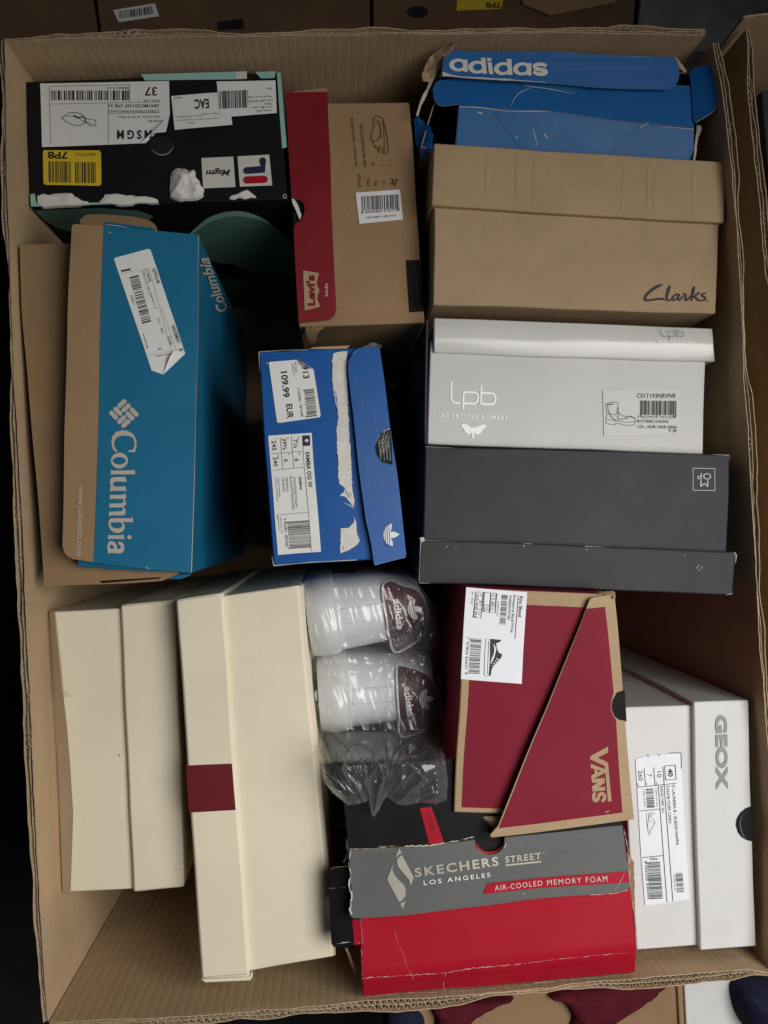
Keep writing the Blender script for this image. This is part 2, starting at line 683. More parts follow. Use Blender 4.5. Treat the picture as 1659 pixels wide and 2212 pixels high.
# ------------------------------------------------------------------ setting: ground
BASE = -RIM + 0.012        # inside bottom of the carton, as height above the rim

bm = bmesh.new()
bmesh.ops.create_grid(bm, x_segments=8, y_segments=8, size=6)
g = finish("ground", bm, 'ground', None, smooth=0, warped=False)
g["kind"] = "structure"


# ------------------------------------------------------------------ corrugated cartons
def resample(pts, step):
    out = []
    for i in range(len(pts) - 1):
        a, b = pts[i], pts[i + 1]
        n = max(1, int((b - a).length / step))
        for k in range(n):
            out.append(a.lerp(b, k / n))
    out.append(pts[-1])
    return out


def ribbon(name, curve, thick, ztop, zbot, nrow, m, parent, uvs=False):
    """Upright sheet of card along a plan curve; ztop is a list of heights."""
    n = len(curve)
    nor = []
    for i in range(n):
        d = (curve[min(n - 1, i + 1)] - curve[max(0, i - 1)])
        d = Vector((d.x, d.y)).normalized()
        nor.append(Vector((d.y, -d.x, 0)))
    bm = bmesh.new()
    uvl = bm.loops.layers.uv.new("UVMap")
    sides = []
    for off in (0.0, thick):
        rows = []
        for k in range(nrow + 1):
            rows.append([bm.verts.new((curve[i].x + nor[i].x * off, curve[i].y + nor[i].y * off,
                                       lerp(ztop[i], zbot, (k / nrow) ** 1.3))) for i in range(n)])
        sides.append(rows)
    s = [0.0]
    for i in range(1, n):
        s.append(s[-1] + (curve[i] - curve[i - 1]).length)
    for q, rows in enumerate(sides):
        for k in range(nrow):
            for i in range(n - 1):
                vs_ = [rows[k][i], rows[k][i + 1], rows[k + 1][i + 1], rows[k + 1][i]]
                uu = [(s[i], 0), (s[i + 1], 0), (s[i + 1], 0), (s[i], 0)]
                f = bm.faces.new(vs_ if q else vs_[::-1])
                for lp, u in zip(f.loops, uu if q else uu[::-1]):
                    lp[uvl].uv = (u[0], lp.vert.co.z)
    for i in range(n - 1):
        bm.faces.new((sides[0][0][i], sides[0][0][i + 1], sides[1][0][i + 1], sides[1][0][i])).material_index = 1
    for i in (0, n - 1):
        for k in range(nrow):
            bm.faces.new((sides[0][k][i], sides[1][k][i], sides[1][k + 1][i], sides[0][k + 1][i])).material_index = 1
    bmesh.ops.recalc_face_normals(bm, faces=bm.faces)
    return finish(name, bm, (m, 'kraft_edge'), parent, warped=False)


def carton_wall(root, pxs, h, seed, centre, th=0.0072, zbot=0.004, worn=0.004):
    pts = [at(x, y, h) for x, y in pxs]
    c = resample(pts, 0.006)
    mid = c[len(c) // 2]
    d = c[-1] - c[0]
    nrm = Vector((d.y, -d.x, 0)).normalized()
    if nrm.dot(mid - centre) < 0:      # make the curve's right-hand side point outwards
        c = c[::-1]

    def off(curve, o):
        out = []
        n = len(curve)
        for i in range(n):
            t = curve[min(n - 1, i + 1)] - curve[max(0, i - 1)]
            t = Vector((t.x, t.y)).normalized()
            oo = o[i] if isinstance(o, list) else o
            out.append(curve[i] + Vector((t.y, -t.x, 0)) * oo)
        return out

    def nzv(i, f, k):
        p = c[i]
        return noise.noise(Vector((p.x * f + seed * 7.3, p.y * f, k + seed)))

    n = len(c)
    crush = [max(0.35, min(1.2, 0.85 + 0.9 * nzv(i, 6, 1) + 0.5 * nzv(i, 20, 2))) for i in range(n)]
    z0 = RIM + h

    def ztop(k, amp=0.0030, drop=0.0):
        return [z0 - drop + amp * nzv(i, 14, k) + amp * 0.7 * nzv(i, 60, k + 3) + amp * 0.5 * nzv(i, 3.0, 9) for i in range(n)]

    inner = ribbon("wall", c, 0.0009, ztop(4), zbot, 12, 'kraft_wall', root)
    o1 = [th * 0.5 * crush[i] + 0.0006 * nzv(i, 50, 11) for i in range(n)]
    o2 = [th * crush[i] + 0.0008 * nzv(i, 50, 12) for i in range(n)]
    ribbon("middle_liner", off(c, o1), 0.0007, ztop(5, 0.003, 0.0012), z0 - 0.08, 3, 'kraft_edge', inner)
    ribbon("outer_liner", off(c, o2), 0.0009, ztop(6), zbot, 8, 'kraft_wall', inner)
    for lo, hi, pitch, k in (([0.0009] * n, o1, 0.0068, 7), (o1, o2, 0.0082, 8)):
        # sine sheet between two liners
        fine, ft = [], []
        s = 0.0
        for i in range(n - 1):
            L = (c[i + 1] - c[i]).length
            t = (c[i + 1] - c[i]).normalized()
            m_ = 5
            for q in range(m_):
                ss = s + L * q / m_
                w = 0.5 + 0.5 * math.sin(2 * math.pi * ss / pitch + 0.8 * nzv(i, 9, 20))
                a_ = lerp(lo[i], lo[i + 1], q / m_) + 0.0008
                b_ = lerp(hi[i], hi[i + 1], q / m_) - 0.0002
                p = c[i].lerp(c[i + 1], q / m_) + Vector((t.y, -t.x, 0)) * lerp(a_, b_, w)
                fine.append(p)
                ft.append(z0 - 0.0016 - worn + (0.003 + worn) * nzv(i, 40, k) + worn * 1.5 * nzv(i, 9, k + 5))
            s += L
        ribbon("flute", fine, 0.0005, ft, z0 - 0.05, 2, 'kraft_edge', inner)
    return inner


cen = at(850, 1130, 0)
root = thing("corrugated_carton", "large open corrugated cardboard carton holding all the shoe boxes", "carton",
             (at(860, 1140, 0).x, at(860, 1140, 0).y, 0.0), seed=1)
LEFT = [(12, 86), (18, 430), (34, 826), (54, 1229), (58, 1353), (73, 1673), (80, 1829), (91, 2007), (105, 2206)]
TOP = [(10, 90), (150, 82), (400, 80), (830, 75), (1179, 70), (1524, 76)]
RIGHT = [(1541, 92), (1558, 180), (1568, 260), (1577, 347), (1590, 486), (1600, 640), (1606, 816), (1615, 941), (1624, 1066), (1630, 1191),
         (1636, 1315), (1641, 1420), (1649, 1503), (1659, 1598), (1668, 1800), (1670, 2000), (1668, 2112)]
BOTTOM = [(107, 2206), (195, 2204), (350, 2197), (550, 2185), (829, 2160), (1000, 2149), (1179, 2134), (1379, 2111), (1479, 2103),
          (1619, 2092), (1664, 2100), (1682, 2102)]
for k, w in enumerate((LEFT, TOP, RIGHT, BOTTOM)):
    carton_wall(root, w, 0.0, k + 1.0, cen, *((0.0100, 0.004, 0.0) if k == 3 else ()))
# two bottom flaps meeting in a joint across the middle
for q, (y0, y1) in enumerate(((40, 1001), (1006, 2230))):
    bmf = bmesh.new()
    zf = BASE - 0.001 - 0.0005 * q
    a = [at(x, y, 0) for x, y in ((14 + 0.046 * y0, y0), (1540 + 0.06 * y0, y0), (1540 + 0.06 * y1, y1), (14 + 0.046 * y1, y1))]
    vs_ = [bmf.verts.new((p.x, p.y, RIM + zf)) for p in a]
    bmf.faces.new(vs_)
    refine(bmf, 0.08)
    r = bmesh.ops.extrude_face_region(bmf, geom=bmf.faces[:])
    for e in r['geom']:
        if isinstance(e, bmesh.types.BMVert):
            e.co.z -= 0.004
    bmesh.ops.recalc_face_normals(bmf, faces=bmf.faces)
    finish("bottom_flap", bmf, 'kraft_dark', root, warped=False)

# the neighbouring carton on the right
cen2 = at(2300, 1000, 0)
p_ = at(1900, 900, 0)
root = thing("corrugated_carton", "second corrugated carton cut off at the right edge, behind the full one", "carton", (p_.x, p_.y, 0.0), seed=2)
carton_wall(root, [(1618, 62), (1626, 100), (1629, 173), (1641, 295), (1656, 416), (1672, 640), (1695, 1000), (1730, 1700), (1745, 2100)], 0.0, 5.0, cen2)
carton_wall(root, [(1608, 40), (1640, 34), (1900, 20)], 0.012, 6.0, cen2)
bmf = bmesh.new()
for x, y in ((1625, 40), (2100, 40), (2200, 2100), (1750, 2100)):
    p = at(x, y, 0)
    bmf.verts.new((p.x, p.y, 0.012))
bmf.faces.new(bmf.verts[:])
finish("bottom_flap", bmf, 'kraft_dark', root, warped=False)

GB = "shoe boxes packed in the open carton"


def mid(K, pts):
    p = at(*K2(K, (sum(q[0] for q in pts) / len(pts), sum(q[1] for q in pts) / len(pts))), -0.05)
    return (p.x, p.y, RIM + BASE)


def rows_of(q, h):
    """tl, tr, br, bl -> two slab rows"""
    hs = h if isinstance(h, (list, tuple)) else [h] * 4
    return [[(*q[0], hs[0]), (*q[1], hs[1])], [(*q[3], hs[3]), (*q[2], hs[2])]]


def bent_patch(name, surf, K, pts, m, parent, rise, lift=0.001):
    """Peeled corner of a sticker: first point stays down, the rest rise."""
    bm = bmesh.new()
    vs_ = [bm.verts.new(surf.hit(*K2(K, p), lift + r)) for p, r in zip(pts, rise)]
    for i in range(1, len(vs_) - 1):
        bm.faces.new((vs_[0], vs_[i], vs_[i + 1]))
    refine(bm, 0.006, 3)
    return finish(name, bm, m, parent, smooth=0)


# ================================================================== black box, top left
K = crop(0.5)
q = [(104, 352), (1200, 314), (1244, 864), (132, 896)]
root = thing("shoe_box", "black shoe box with mint edges, white labels and a yellow label, upper left", "shoe box", mid(K, q), GB, 11)
HB = -0.055
S = Surf.px(K, q, HB)
slab("body", rows_of(q, HB), BASE, 'black_card', root, K)
for pp in ([(608, 322), (1018, 312), (1018, 345), (626, 349)], [(1100, 314), (1192, 312), (1186, 341), (1128, 343)], [(1196, 320), (1212, 317), (1242, 640), (1222, 645)], [(130, 842), (150, 838), (157, 882), (480, 874), (480, 882), (134, 895)]):
    Ink(S, K, 0.0006).p(pp).build("edge_print", 'mint', root, 0.03)
Ink(S, K, 0.0007).p([(1018, 312), (1065, 311), (1066, 343), (1018, 345)]).build("edge_stripe", 'offwhite', root)
hole = [(700 + 52 * math.cos(a * 0.3142), 628 + 40 * math.sin(a * 0.3142)) for a in range(20)]
Ink(S, K, 0.0005).p(hole).build("finger_hole", 'hole', root)
Ink(S, K, 0.0007).l([(655, 648), (690, 668), (725, 664), (750, 635)], [2, 5, 6, 2], 4).build("hole_rim", 'grey_ink', root)
# front side (facing the middle of the carton) with its printed mint hills
A, B = S.c[3], S.c[2]
FS = Surf(A, B, Vector((B.x, B.y, RIM + BASE)), Vector((A.x, A.y, RIM + BASE)))
K7 = crop(0.3957, 430, 430)
hill = [(-90, 235), (-40, 185), (0, 150), (60, 110), (130, 85), (210, 75), (280, 85), (350, 110), (410, 150), (450, 190), (490, 222), (520, 245),
        (515, 415), (400, 420), (300, 405), (240, 385), (180, 350), (120, 350), (60, 330), (-60, 330)]
Ink(FS, K7, 0.0008).p(hill).build("hill_print", 'mint_deep', root, 0.03)
Ink(FS, K7, 0.0012).l([(-90, 235), (-40, 180), (0, 148), (60, 107), (130, 83), (210, 74), (280, 84), (350, 110), (400, 142)], [8, 14, 18, 24, 28, 28, 24, 14, 2], 4).build("hill_outline", 'mint', root)
Ink(FS, K7, 0.0008).p([(-150, 432), (510, 432), (505, 585), (-100, 585)]).build("lower_band", 'mint_deep', root, 0.04)
Ink(FS, K, 0.0008).p([(150, 908), (430, 894), (600, 906), (660, 930), (640, 950), (420, 932), (350, 950), (310, 1000), (250, 985), (190, 950)]).build("wave_print", 'mint_deep', root, 0.03)
# big white label, upside down
lb = sticker("size_label", S, K, [(175, 362), (730, 352), (734, 500), (690, 560), (630, 618), (183, 637)], 'paper', root)
bent_patch("peeled_corner", S, K, [(734, 498), (722, 582), (660, 590), (612, 622), (640, 600), (690, 545)], 'paper', lb, [0, .006, .008, .002, 0.001, 0], 0.0012)
i = Ink(S, K)
i.bars(390, 414, 335, 42, 180, 34, seed=3).t("37", 652, 397, 54, 38, 180, 0.02).t("000000171107", 510, 382, 95, 10, 180)
i.t("2841MDS0126F 298 31", 580, 459, 215, 14, 180, 0.01).t("SCARPA DONNA/WOMAN'S SHOES", 580, 482, 215, 11, 180)
i.t("TAGLIA - SIZE", 658, 437, 75, 9, 180).t("MSGM SRL", 670, 524, 60, 11, 180).t("Viale Umbria, 36 20135 Milano", 602, 506, 185, 10, 180)
i.t("MSGM", 582, 582, 150, 40, 180, 0.035, 0, 1.5)
i.build("lettering", 'black_ink', lb)
i = Ink(S, K, 0.0013)
i.seg((215, 375, 563, 368), (218, 452, 690, 443), (470, 448, 470, 618), (560, 370, 562, 440), (215, 375, 220, 620), (470, 492, 690, 488), w=1.6)
i.l([(268, 512), (300, 490), (345, 492), (375, 515), (412, 522), (410, 545), (375, 530), (340, 545), (300, 535), (268, 512)], 2.5, 3)
i.l([(280, 505), (320, 505), (360, 525), (395, 548)], 2.2, 3).l([(320, 500), (340, 510), (365, 508), (370, 530)], 5, 3)
i.build("shoe_drawing", 'black_ink', lb)
lb = sticker("conformity_label", S, K, [(740, 418), (940, 402), (1000, 508), (1005, 540), (755, 562)], 'paper', root)
i = Ink(S, K).t("EAC", 872, 452, 62, 42, 177, 0.03).t("40/29", 770, 426, 36, 7, 177).t("Upper: leather", 905, 494, 75, 8, 177).t("Country of manufacture", 820, 505, 120, 8, 177)
i.t("Importer: Trading house LLC", 820, 520, 120, 7, 177).t("Lining: textile", 915, 515, 60, 7, 177).t("Moscow", 825, 534, 30, 7, 177)
i.build("lettering", 'black_ink', lb)
lb = sticker("barcode_label", S, K, [(936, 356), (1190, 354), (1198, 494), (952, 510)], 'paper', root, 0.0016)
i = Ink(S, K, 0.0020).bars(1010, 434, 126, 76, 178, 22, seed=4).t("Ref.", 1162, 390, 22, 9, 178).t("Madre S.p.A. Italia", 1125, 424, 105, 9, 178).t("Cod. 2841 SHOES", 1130, 442, 105, 9, 178)
i.t("Made in", 1160, 456, 30, 9, 178).t("Col. 298 - nero", 1135, 470, 90, 9, 178).t("Tomaia pelle", 1145, 484, 70, 9, 178)
i.build("lettering", 'black_ink', lb)
lb = sticker("yellow_label", S, K, smooth_pts([(190, 650), (430, 650), (436, 660), (436, 795), (428, 803), (196, 801), (188, 793), (187, 660)], 1), 'yellow', root)
Ink(S, K).bars(258, 745, 95, 92, 180, 15, seed=6).bars(368, 747, 88, 90, 180, 14, seed=9).t("7P8", 250, 672, 85, 32, 180, 0.03).t("00219771S", 370, 668, 85, 13, 180).build("lettering", 'black_ink', lb)
lb = sticker("logo_square", S, K, [(870, 684), (1010, 678), (1019, 810), (880, 817)], 'offwhite', root, 0.0006)
Ink(S, K, 0.0010).t("Msgm", 945, 746, 108, 34, 178, 0.03, 0.35).build("lettering", 'black_ink', lb)
lb = sticker("logo_square", S, K, [(1028, 677), (1166, 671), (1177, 804), (1038, 809)], 'offwhite', root, 0.0006)
Ink(S, K, 0.0010).l([(1068, 740), (1138, 735), (1137, 698)], 30, 0).p([(1138 + 15 * math.cos(a * .5), 698 + 15 * math.sin(a * .5)) for a in range(13)]).p([(1068 + 15 * math.cos(a * .5), 740 + 15 * math.sin(a * .5)) for a in range(13)]).build("navy_stroke", 'navy', lb)
Ink(S, K, 0.0010).l([(1068, 781), (1143, 778)], 32).p([(1068 + 16 * math.cos(a * .5), 781 + 16 * math.sin(a * .5)) for a in range(13)]).p([(1143 + 16 * math.cos(a * .5), 778 + 16 * math.sin(a * .5)) for a in range(13)]).build("red_stroke", 'red', lb)
Ink(S, K, 0.0008).l([(1231 + 8 * math.cos(a), 852 + 8 * math.sin(a)) for a in (0.2, 1, 2, 3, 4, 5, 6)], 3).build("worn_corner", 'torn', root)


# crumpled tissue poking out around it
def tissue(pts, hz, label, seed):
    cx = sum(p[0] for p in pts) / len(pts)
    cy = sum(p[1] for p in pts) / len(pts)
    rt = random.Random(seed)
    outl = [(x + rt.uniform(-5, 5), y + rt.uniform(-5, 5)) for x, y in smooth_pts(pts, 3)]
    bm = bmesh.new()
    rings = 12
    R = []
    for k in range(rings + 1):
        f = k / rings
        ring = []
        for (x, y) in outl:
            p = at(*K2(K, (lerp(cx, x, f), lerp(cy, y, f))), HB)
            v = Vector((p.x, p.y, seed * 0.37))
            d1 = noise.voronoi(v * 48)[0]
            d2 = noise.voronoi(v * 120 + Vector((3, 1, 0)))[0]
            z = RIM + HB + 0.001 + hz * (1 - f ** 4) * (0.15 + 1.3 * d1[0] + 0.3 * d2[0])
            ring.append(bm.verts.new((p.x + 0.0015 * (d2[0] - .4), p.y + 0.0015 * (d1[0] - .4), z - (0.004 if k == rings else 0))))
        R.append(ring)
    N = len(outl)
    for k in range(rings):
        for a in range(N):
            b = (a + 1) % N
            bm.faces.new((R[k][a], R[k][b], R[k + 1][b], R[k + 1][a]))
    bmesh.ops.remove_doubles(bm, verts=R[0], dist=1e-5)
    bmesh.ops.triangulate(bm, faces=bm.faces[:])
    bmesh.ops.recalc_face_normals(bm, faces=bm.faces)
    o = finish("tissue_paper", bm, 'tissue', None, smooth=14)
    o["label"] = label
    o["category"] = "tissue paper"
    o["group"] = "tissue paper on the black box"
    return o


tissue([(152, 850), (200, 845), (310, 838), (312, 878), (325, 880), (320, 848), (380, 878), (375, 890), (240, 893), (160, 892)], 0.0022, "white tissue paper at the bottom left corner of the black box", 3)
tissue([(418, 872), (450, 840), (520, 842), (600, 850), (685, 866), (680, 876), (560, 882), (440, 886)], 0.0020, "long flat grey tissue paper along the black box's front edge", 5)
tissue([(732, 790), (748, 738), (785, 725), (830, 740), (848, 735), (852, 770), (882, 825), (872, 862), (800, 872), (733, 864)], 0.0100, "largest crumpled ball of tissue paper on the black box", 8)
tissue([(985, 861), (1020, 840), (1075, 822), (1115, 855), (1060, 862)], 0.0020, "small pointed scrap of tissue below the logo squares", 12)

# ================================================================== red and kraft box
K = crop(0.2778, 522.2, 153.6)
q = [(352, 246), (1303, 240), (1424, 1956), (446, 1990)]
root = thing("shoe_box", "kraft brown shoe box with dark red flap standing beside the black box", "shoe box", mid(K, q), GB, 12)
HB = -0.062
S = Surf.px(K, q, HB)
slab("body", rows_of(q, HB), BASE, 'kraft_warm', root, K)
fl = [(345, 168), (665, 160), (676, 450), (690, 700), (710, 1300), (722, 1550), (736, 1780), (737, 1850), (722, 1900), (685, 1930), (445, 1957), (420, 1560), (400, 1240),
      (408, 1195), (448, 1162), (478, 1125), (490, 1070), (476, 1022), (440, 995), (386, 985), (366, 600)]
SF = Surf.px(K, [(345, 168), (665, 160), (736, 1930), (445, 1957)], HB + 0.007)
lid = panel("flap", SF, K, fl, 0.004, 'red_deep', root, edge='kraft_warm')
i = Ink(SF, K, 0.0006).p([(478, 1550), (602, 1568), (590, 1620), (584, 1655), (608, 1702), (594, 1740), (590, 1770), (613, 1830), (492, 1863)])
i.build("batwing_logo", 'kraft', lid)
Ink(SF, K, 0.0010).t("Levi's", 540, 1706, 240, 66, -92, 0.05).build("logo_lettering", 'red_deep', lid)
Ink(SF, K, 0.0006).t("kids", 660, 1698, 100, 24, -92, 0.02).build("lettering", 'offwhite_dim', lid)
panel("torn_lip", SF, K, [(350, 168), (430, 150), (640, 124), (668, 135), (664, 164)], 0.002, 'kraft_warm', root, lift=-0.002, jag=3)
panel("inner_paper", SF, K, [(384, 985), (410, 995), (440, 1050), (462, 1120), (445, 1150), (425, 1090), (400, 1040)], 0.001, 'tissue', root, lift=-0.0015, jag=2)
Ink(SF, K, -0.0060).p([(395, 980), (500, 980), (500, 1150), (440, 1180), (395, 1180)]).build("finger_hole", 'hole', root)
SB = Surf.px(K, [(445, 1985), (1420, 1955), (1425, 2120), (450, 2130)], [HB - 0.002, HB - 0.002, HB - 0.09, HB - 0.09])
panel("torn_flap", Surf.px(K, [(490, 2000), (600, 2000), (600, 2130), (490, 2130)], [HB - .002, HB - .002, HB - .02, HB - .03]), K,
      [(495, 2005), (640, 1995), (585, 2040), (580, 2080), (572, 2120), (545, 2122), (515, 2105), (505, 2060)], 0.002, 'kraft_warm', root, jag=3)
i = Ink(S, K)
i.t("JOHN BER / VJOHN0010S", 877, 560, 385, 20, -95, 0.02).t("OFF WHITE NAVY 0130", 945, 585, 330, 20, -95, 0.02).t("STYLE", 916, 858, 95, 20, -94, 0.02).t("COL.", 985, 868, 68, 20, -94, 0.02)
i.t("IT", 1022, 728, 24, 20, -94, 0.02).t("EU", 1040, 878, 38, 18, -94, 0.02).t("4", 1088, 738, 14, 18, -94).t("US", 1105, 875, 38, 18, -94).t("4", 1150, 738, 14, 18, -94)
i.p([(1215, 848), (1160, 840), (1185, 905)], [[(1200, 852), (1172, 848), (1186, 885)]]).t("UK", 1160, 880, 30, 16, -94)
i.l([(1030, 430), (1025, 380), (1055, 352), (1095, 370), (1115, 440), (1130, 540), (1135, 638), (1095, 640), (1095, 590)], 5, 4)
i.l([(1030, 430), (1005, 500), (1010, 540), (1050, 545), (1080, 500), (1075, 420)], 5, 4).l([(1040, 400), (1070, 400), (1085, 520)], 5, 4).l([(1015, 545), (1040, 600), (1070, 590), (1060, 640)], 5, 4).l([(1100, 390), (1110, 640)], 4, 3).l([(1030, 580), (1070, 630)], 5)
i.build("stamped_print", 'brown_ink', root)
lb = sticker("barcode_label", S, K, [(887, 950), (1228, 926), (1255, 1158), (917, 1188)], 'paper', root)
Ink(S, K).bars(1078, 1025, 290, 108, -3, 32, 16, seed=11).t("4 894980 476932", 1076, 1092, 300, 22, -4).t("VJOHN001 168213037", 1085, 1136, 235, 20, -4).build("lettering", 'black_ink', lb)
sd = sticker("dark_patch", S, K, [(1278, 1472), (1384, 1468), (1420, 1868), (1306, 1876)], 'black_card', root, 0.0006)
Ink(S, K, 0.0010).l([(1352, 1520), (1368, 1800)], 5).build("faint_lettering", 'charcoal', sd)

# ================================================================== blue open box, top right
K = crop(0.5, 829.4, 0)
root = thing("shoe_box", "torn open bright blue shoe box, flaps unfolded, in the upper right corner", "shoe box", mid(K, [(260, 210), (1330, 690)]), GB, 13, 0.0024)
HB = -0.045
# open body: four card walls
P = [at(*K2(K, p), HB) for p in ((262, 262), (1330, 318), (1338, 725), (160, 640))]
for a in range(4):
    A, B = P[a], P[(a + 1) % 4]
    bm = bmesh.new()
    n = 14
    out = (B - A).normalized().cross(Vector((0, 0, 1))) * 0.0012
    lo = []
    for o in (Vector(), out):
        rows = []
        for k in range(7):
            rows.append([bm.verts.new(Vector((*(A.lerp(B, j / n) + o).xy, lerp(RIM + HB + (0.004 * noise.noise(A.lerp(B, j / n) * 40)), RIM + BASE, k / 6)))) for j in range(n + 1)])
        lo.append(rows)
    for s_, rows in enumerate(lo):
        for k in range(6):
            for j in range(n):
                f = bm.faces.new((rows[k][j], rows[k][j + 1], rows[k + 1][j + 1], rows[k + 1][j]))
                f.material_index = s_
    for j in range(n):
        bm.faces.new((lo[0][0][j], lo[0][0][j + 1], lo[1][0][j + 1], lo[1][0][j]))
    bmesh.ops.recalc_face_normals(bm, faces=bm.faces)
    finish("side_panel", bm, ('kraft', 'blue'), root)
bm = bmesh.new()
bm.faces.new([bm.verts.new((p.x, p.y, RIM + BASE + 0.003)) for p in P])
finish("bottom_panel", bm, 'kraft', root)
# lid panels
S3 = Surf.px(K, [(318, 455), (1338, 545), (1336, 760), (300, 690)], [-0.030, -0.030, -0.052, -0.052])
p3 = panel("back_panel", S3, K, [(320, 455), (820, 495), (1338, 552), (1336, 760), (300, 690), (310, 600)], 0.0014, 'blue', root, edge='kraft')
Ink(S3, K, 0.0006).p([(475, 482), (775, 504), (690, 668), (598, 655), (540, 570)]).p([(775, 504), (1090, 540), (930, 680), (690, 665)]).p([(1110, 545), (1335, 560), (1334, 720), (960, 690)]).p([(322, 462), (470, 480), (535, 570), (590, 650), (312, 630)]).build("pale_print", 'blue_light', p3, 0.03)
i = Ink(S3, K, 0.0010).l([(322, 458), (420, 462), (540, 482), (640, 486), (720, 490)], [3, 4, 2, 4, 1], 3).l([(405, 480), (425, 488)], 6).l([(640, 555), (655, 600), (660, 640)], [1, 3, 1], 3).l([(690, 585), (705, 600)], 5).l([(1110, 545), (1150, 522)], [4, 1]).l([(570, 600), (580, 590)], 4).l([(1200, 545), (1336, 556)], [1, 3])
i.build("crease_wear", 'torn', p3)
S2 = Surf.px(K, [(215, 340), (1332, 375), (1338, 552), (212, 455)], -0.030)
panel("top_panel", S2, K, [(322, 330), (1330, 372), (1338, 548), (820, 493), (322, 453)], 0.0014, 'blue', root, edge='kraft')
panel("side_tab", S2, K, [(322, 335), (322, 445), (255, 455), (228, 447), (212, 420), (208, 380), (222, 352), (250, 342)], 0.0014, 'blue', root, edge='torn')
SR = Surf.px(K, [(1325, 300), (1425, 280), (1437, 480), (1335, 530)], [-0.028, -0.012, -0.012, -0.028])
panel("side_tab", SR, K, [(1323, 312), (1345, 293), (1380, 282), (1408, 280), (1422, 288), (1428, 310), (1438, 440), (1432, 465), (1415, 485), (1345, 528), (1336, 520)], 0.0014, 'blue', root, edge='torn')
S1 = Surf.px(K, [(260, 210), (1262, 254), (1280, 385), (248, 325)], [-0.012, -0.014, -0.020, -0.020])
p1 = panel("front_flap", S1, K, [(266, 210), (700, 226), (1245, 252), (1268, 262), (1280, 295), (1278, 345), (1262, 372), (1235, 386), (900, 377), (700, 365), (520, 345), (400, 335), (248, 326), (256, 260)],
           0.0014, 'blue', root, edge='torn')
G6 = crop(0.13888, 967.7, 107.5)
i = Ink(S1, G6, 0.0006)


def rot(pts, a, cx, cy):
    a = math.radians(a)
    return [(cx + (x - cx) * math.cos(a) - (y - cy) * math.sin(a), cy + (x - cx) * math.sin(a) + (y - cy) * math.cos(a)) for x, y in pts]


def ell(cx, cy, rx, ry, n=22, a0=0.0):
    return [(cx + rx * math.cos(a0 + k * 2 * math.pi / n), cy + ry * math.sin(a0 + k * 2 * math.pi / n)) for k in range(n)]


for cx, cy, up in ((158, 220, 0), (455, 252, 1), (855, 288, 1), (1152, 306, 0)):
    i.p(ell(cx, cy, 142, 102), [ell(cx + 6, cy, 72, 56)])
    top = (cx + 55, cy - 148) if up else (cx + 72, cy - 88)
    i.p([top, (top[0] + 75, top[1] + 4), (cx + 150, cy + 108), (cx + 80, cy + 102), (cx + 72, cy)])
i.p([(608, 106), (672, 112), (678, 165), (612, 162)]).p([(614, 178), (680, 184), (706, 370), (640, 362)])
i.l([(1535, 275), (1480, 248), (1400, 244), (1352, 262), (1365, 305), (1440, 325), (1515, 345), (1530, 378), (1480, 398), (1400, 390), (1330, 355)], [52, 56, 56, 58, 60, 60, 60, 60, 56, 56, 50], 4)
i.build("lettering", 'offwhite', p1)
Ink(S1, K, 0.0008).l([(250, 318), (330, 328), (420, 334), (540, 345), (700, 362)], [9, 5, 8, 4, 2], 3).p([(250, 305), (285, 318), (330, 326), (250, 326)]).l([(480, 340), (520, 343), (560, 346)], [2, 10, 3], 2).build("torn_edge", 'torn', p1)
# shiny tape scrap
sticker("tape_scrap", S2, K, [(572, 350), (845, 370), (828, 416), (770, 402), (610, 378)], 'blue_light', root, 0.0012)
Ink(S2, K, 0.0018).l([(545, 465), (580, 410), (640, 385)], [1, 3, 1], 3).l([(600, 378), (700, 392), (825, 414)], [1, 3, 1], 2).build("tape_glint", 'torn', root)  # tape's glint painted on as pale strokes in the torn paper colour
# torn left flap and ragged edges
ST = Surf.px(K, [(150, 170), (310, 170), (310, 360), (150, 360)], [-0.018, -0.004, -0.02, -0.035])


def crumple(v):
    return v + Vector((0, 0, 0.009 * noise.noise(v * 55) + 0.004 * noise.noise(v * 140)))


panel("torn_flap", ST, K, [(288, 174), (298, 190), (296, 215), (278, 236), (246, 240), (228, 268), (212, 318), (196, 352), (162, 350), (160, 322), (178, 270), (205, 232), (238, 200), (262, 195)], 0.0015, 'kraft', root, maxlen=0.006, jag=2, bend=crumple)
SE = Surf.px(K, [(130, 250), (260, 250), (260, 640), (130, 640)], -0.038)
panel("ragged_edge", SE, K, [(246, 258), (240, 290), (210, 345), (196, 380), (160, 450), (148, 500), (138, 492), (152, 440), (188, 366), (205, 330)], 0.002, 'torn', root, jag=2)
panel("scuffed_edge", Surf.px(K, [(120, 480), (220, 480), (220, 650), (120, 650)], [-.05, -.042, -.042, -.06]), K, [(134, 502), (150, 506), (168, 520), (195, 555), (210, 580), (212, 640), (165, 690), (150, 640), (140, 580)], 0.002, 'blue', root, jag=3, bend=crumple, maxlen=0.008)
panel("ragged_edge", SE, K, [(1352, 540), (1368, 545), (1372, 562), (1356, 600), (1344, 690), (1336, 690), (1346, 600)], 0.0015, 'torn', root, jag=1.5)
panel("ragged_edge", S1, K, [(1268, 244), (1282, 250), (1322, 302), (1314, 312), (1278, 280)], 0.0012, 'kraft', root, lift=-0.006, jag=1)

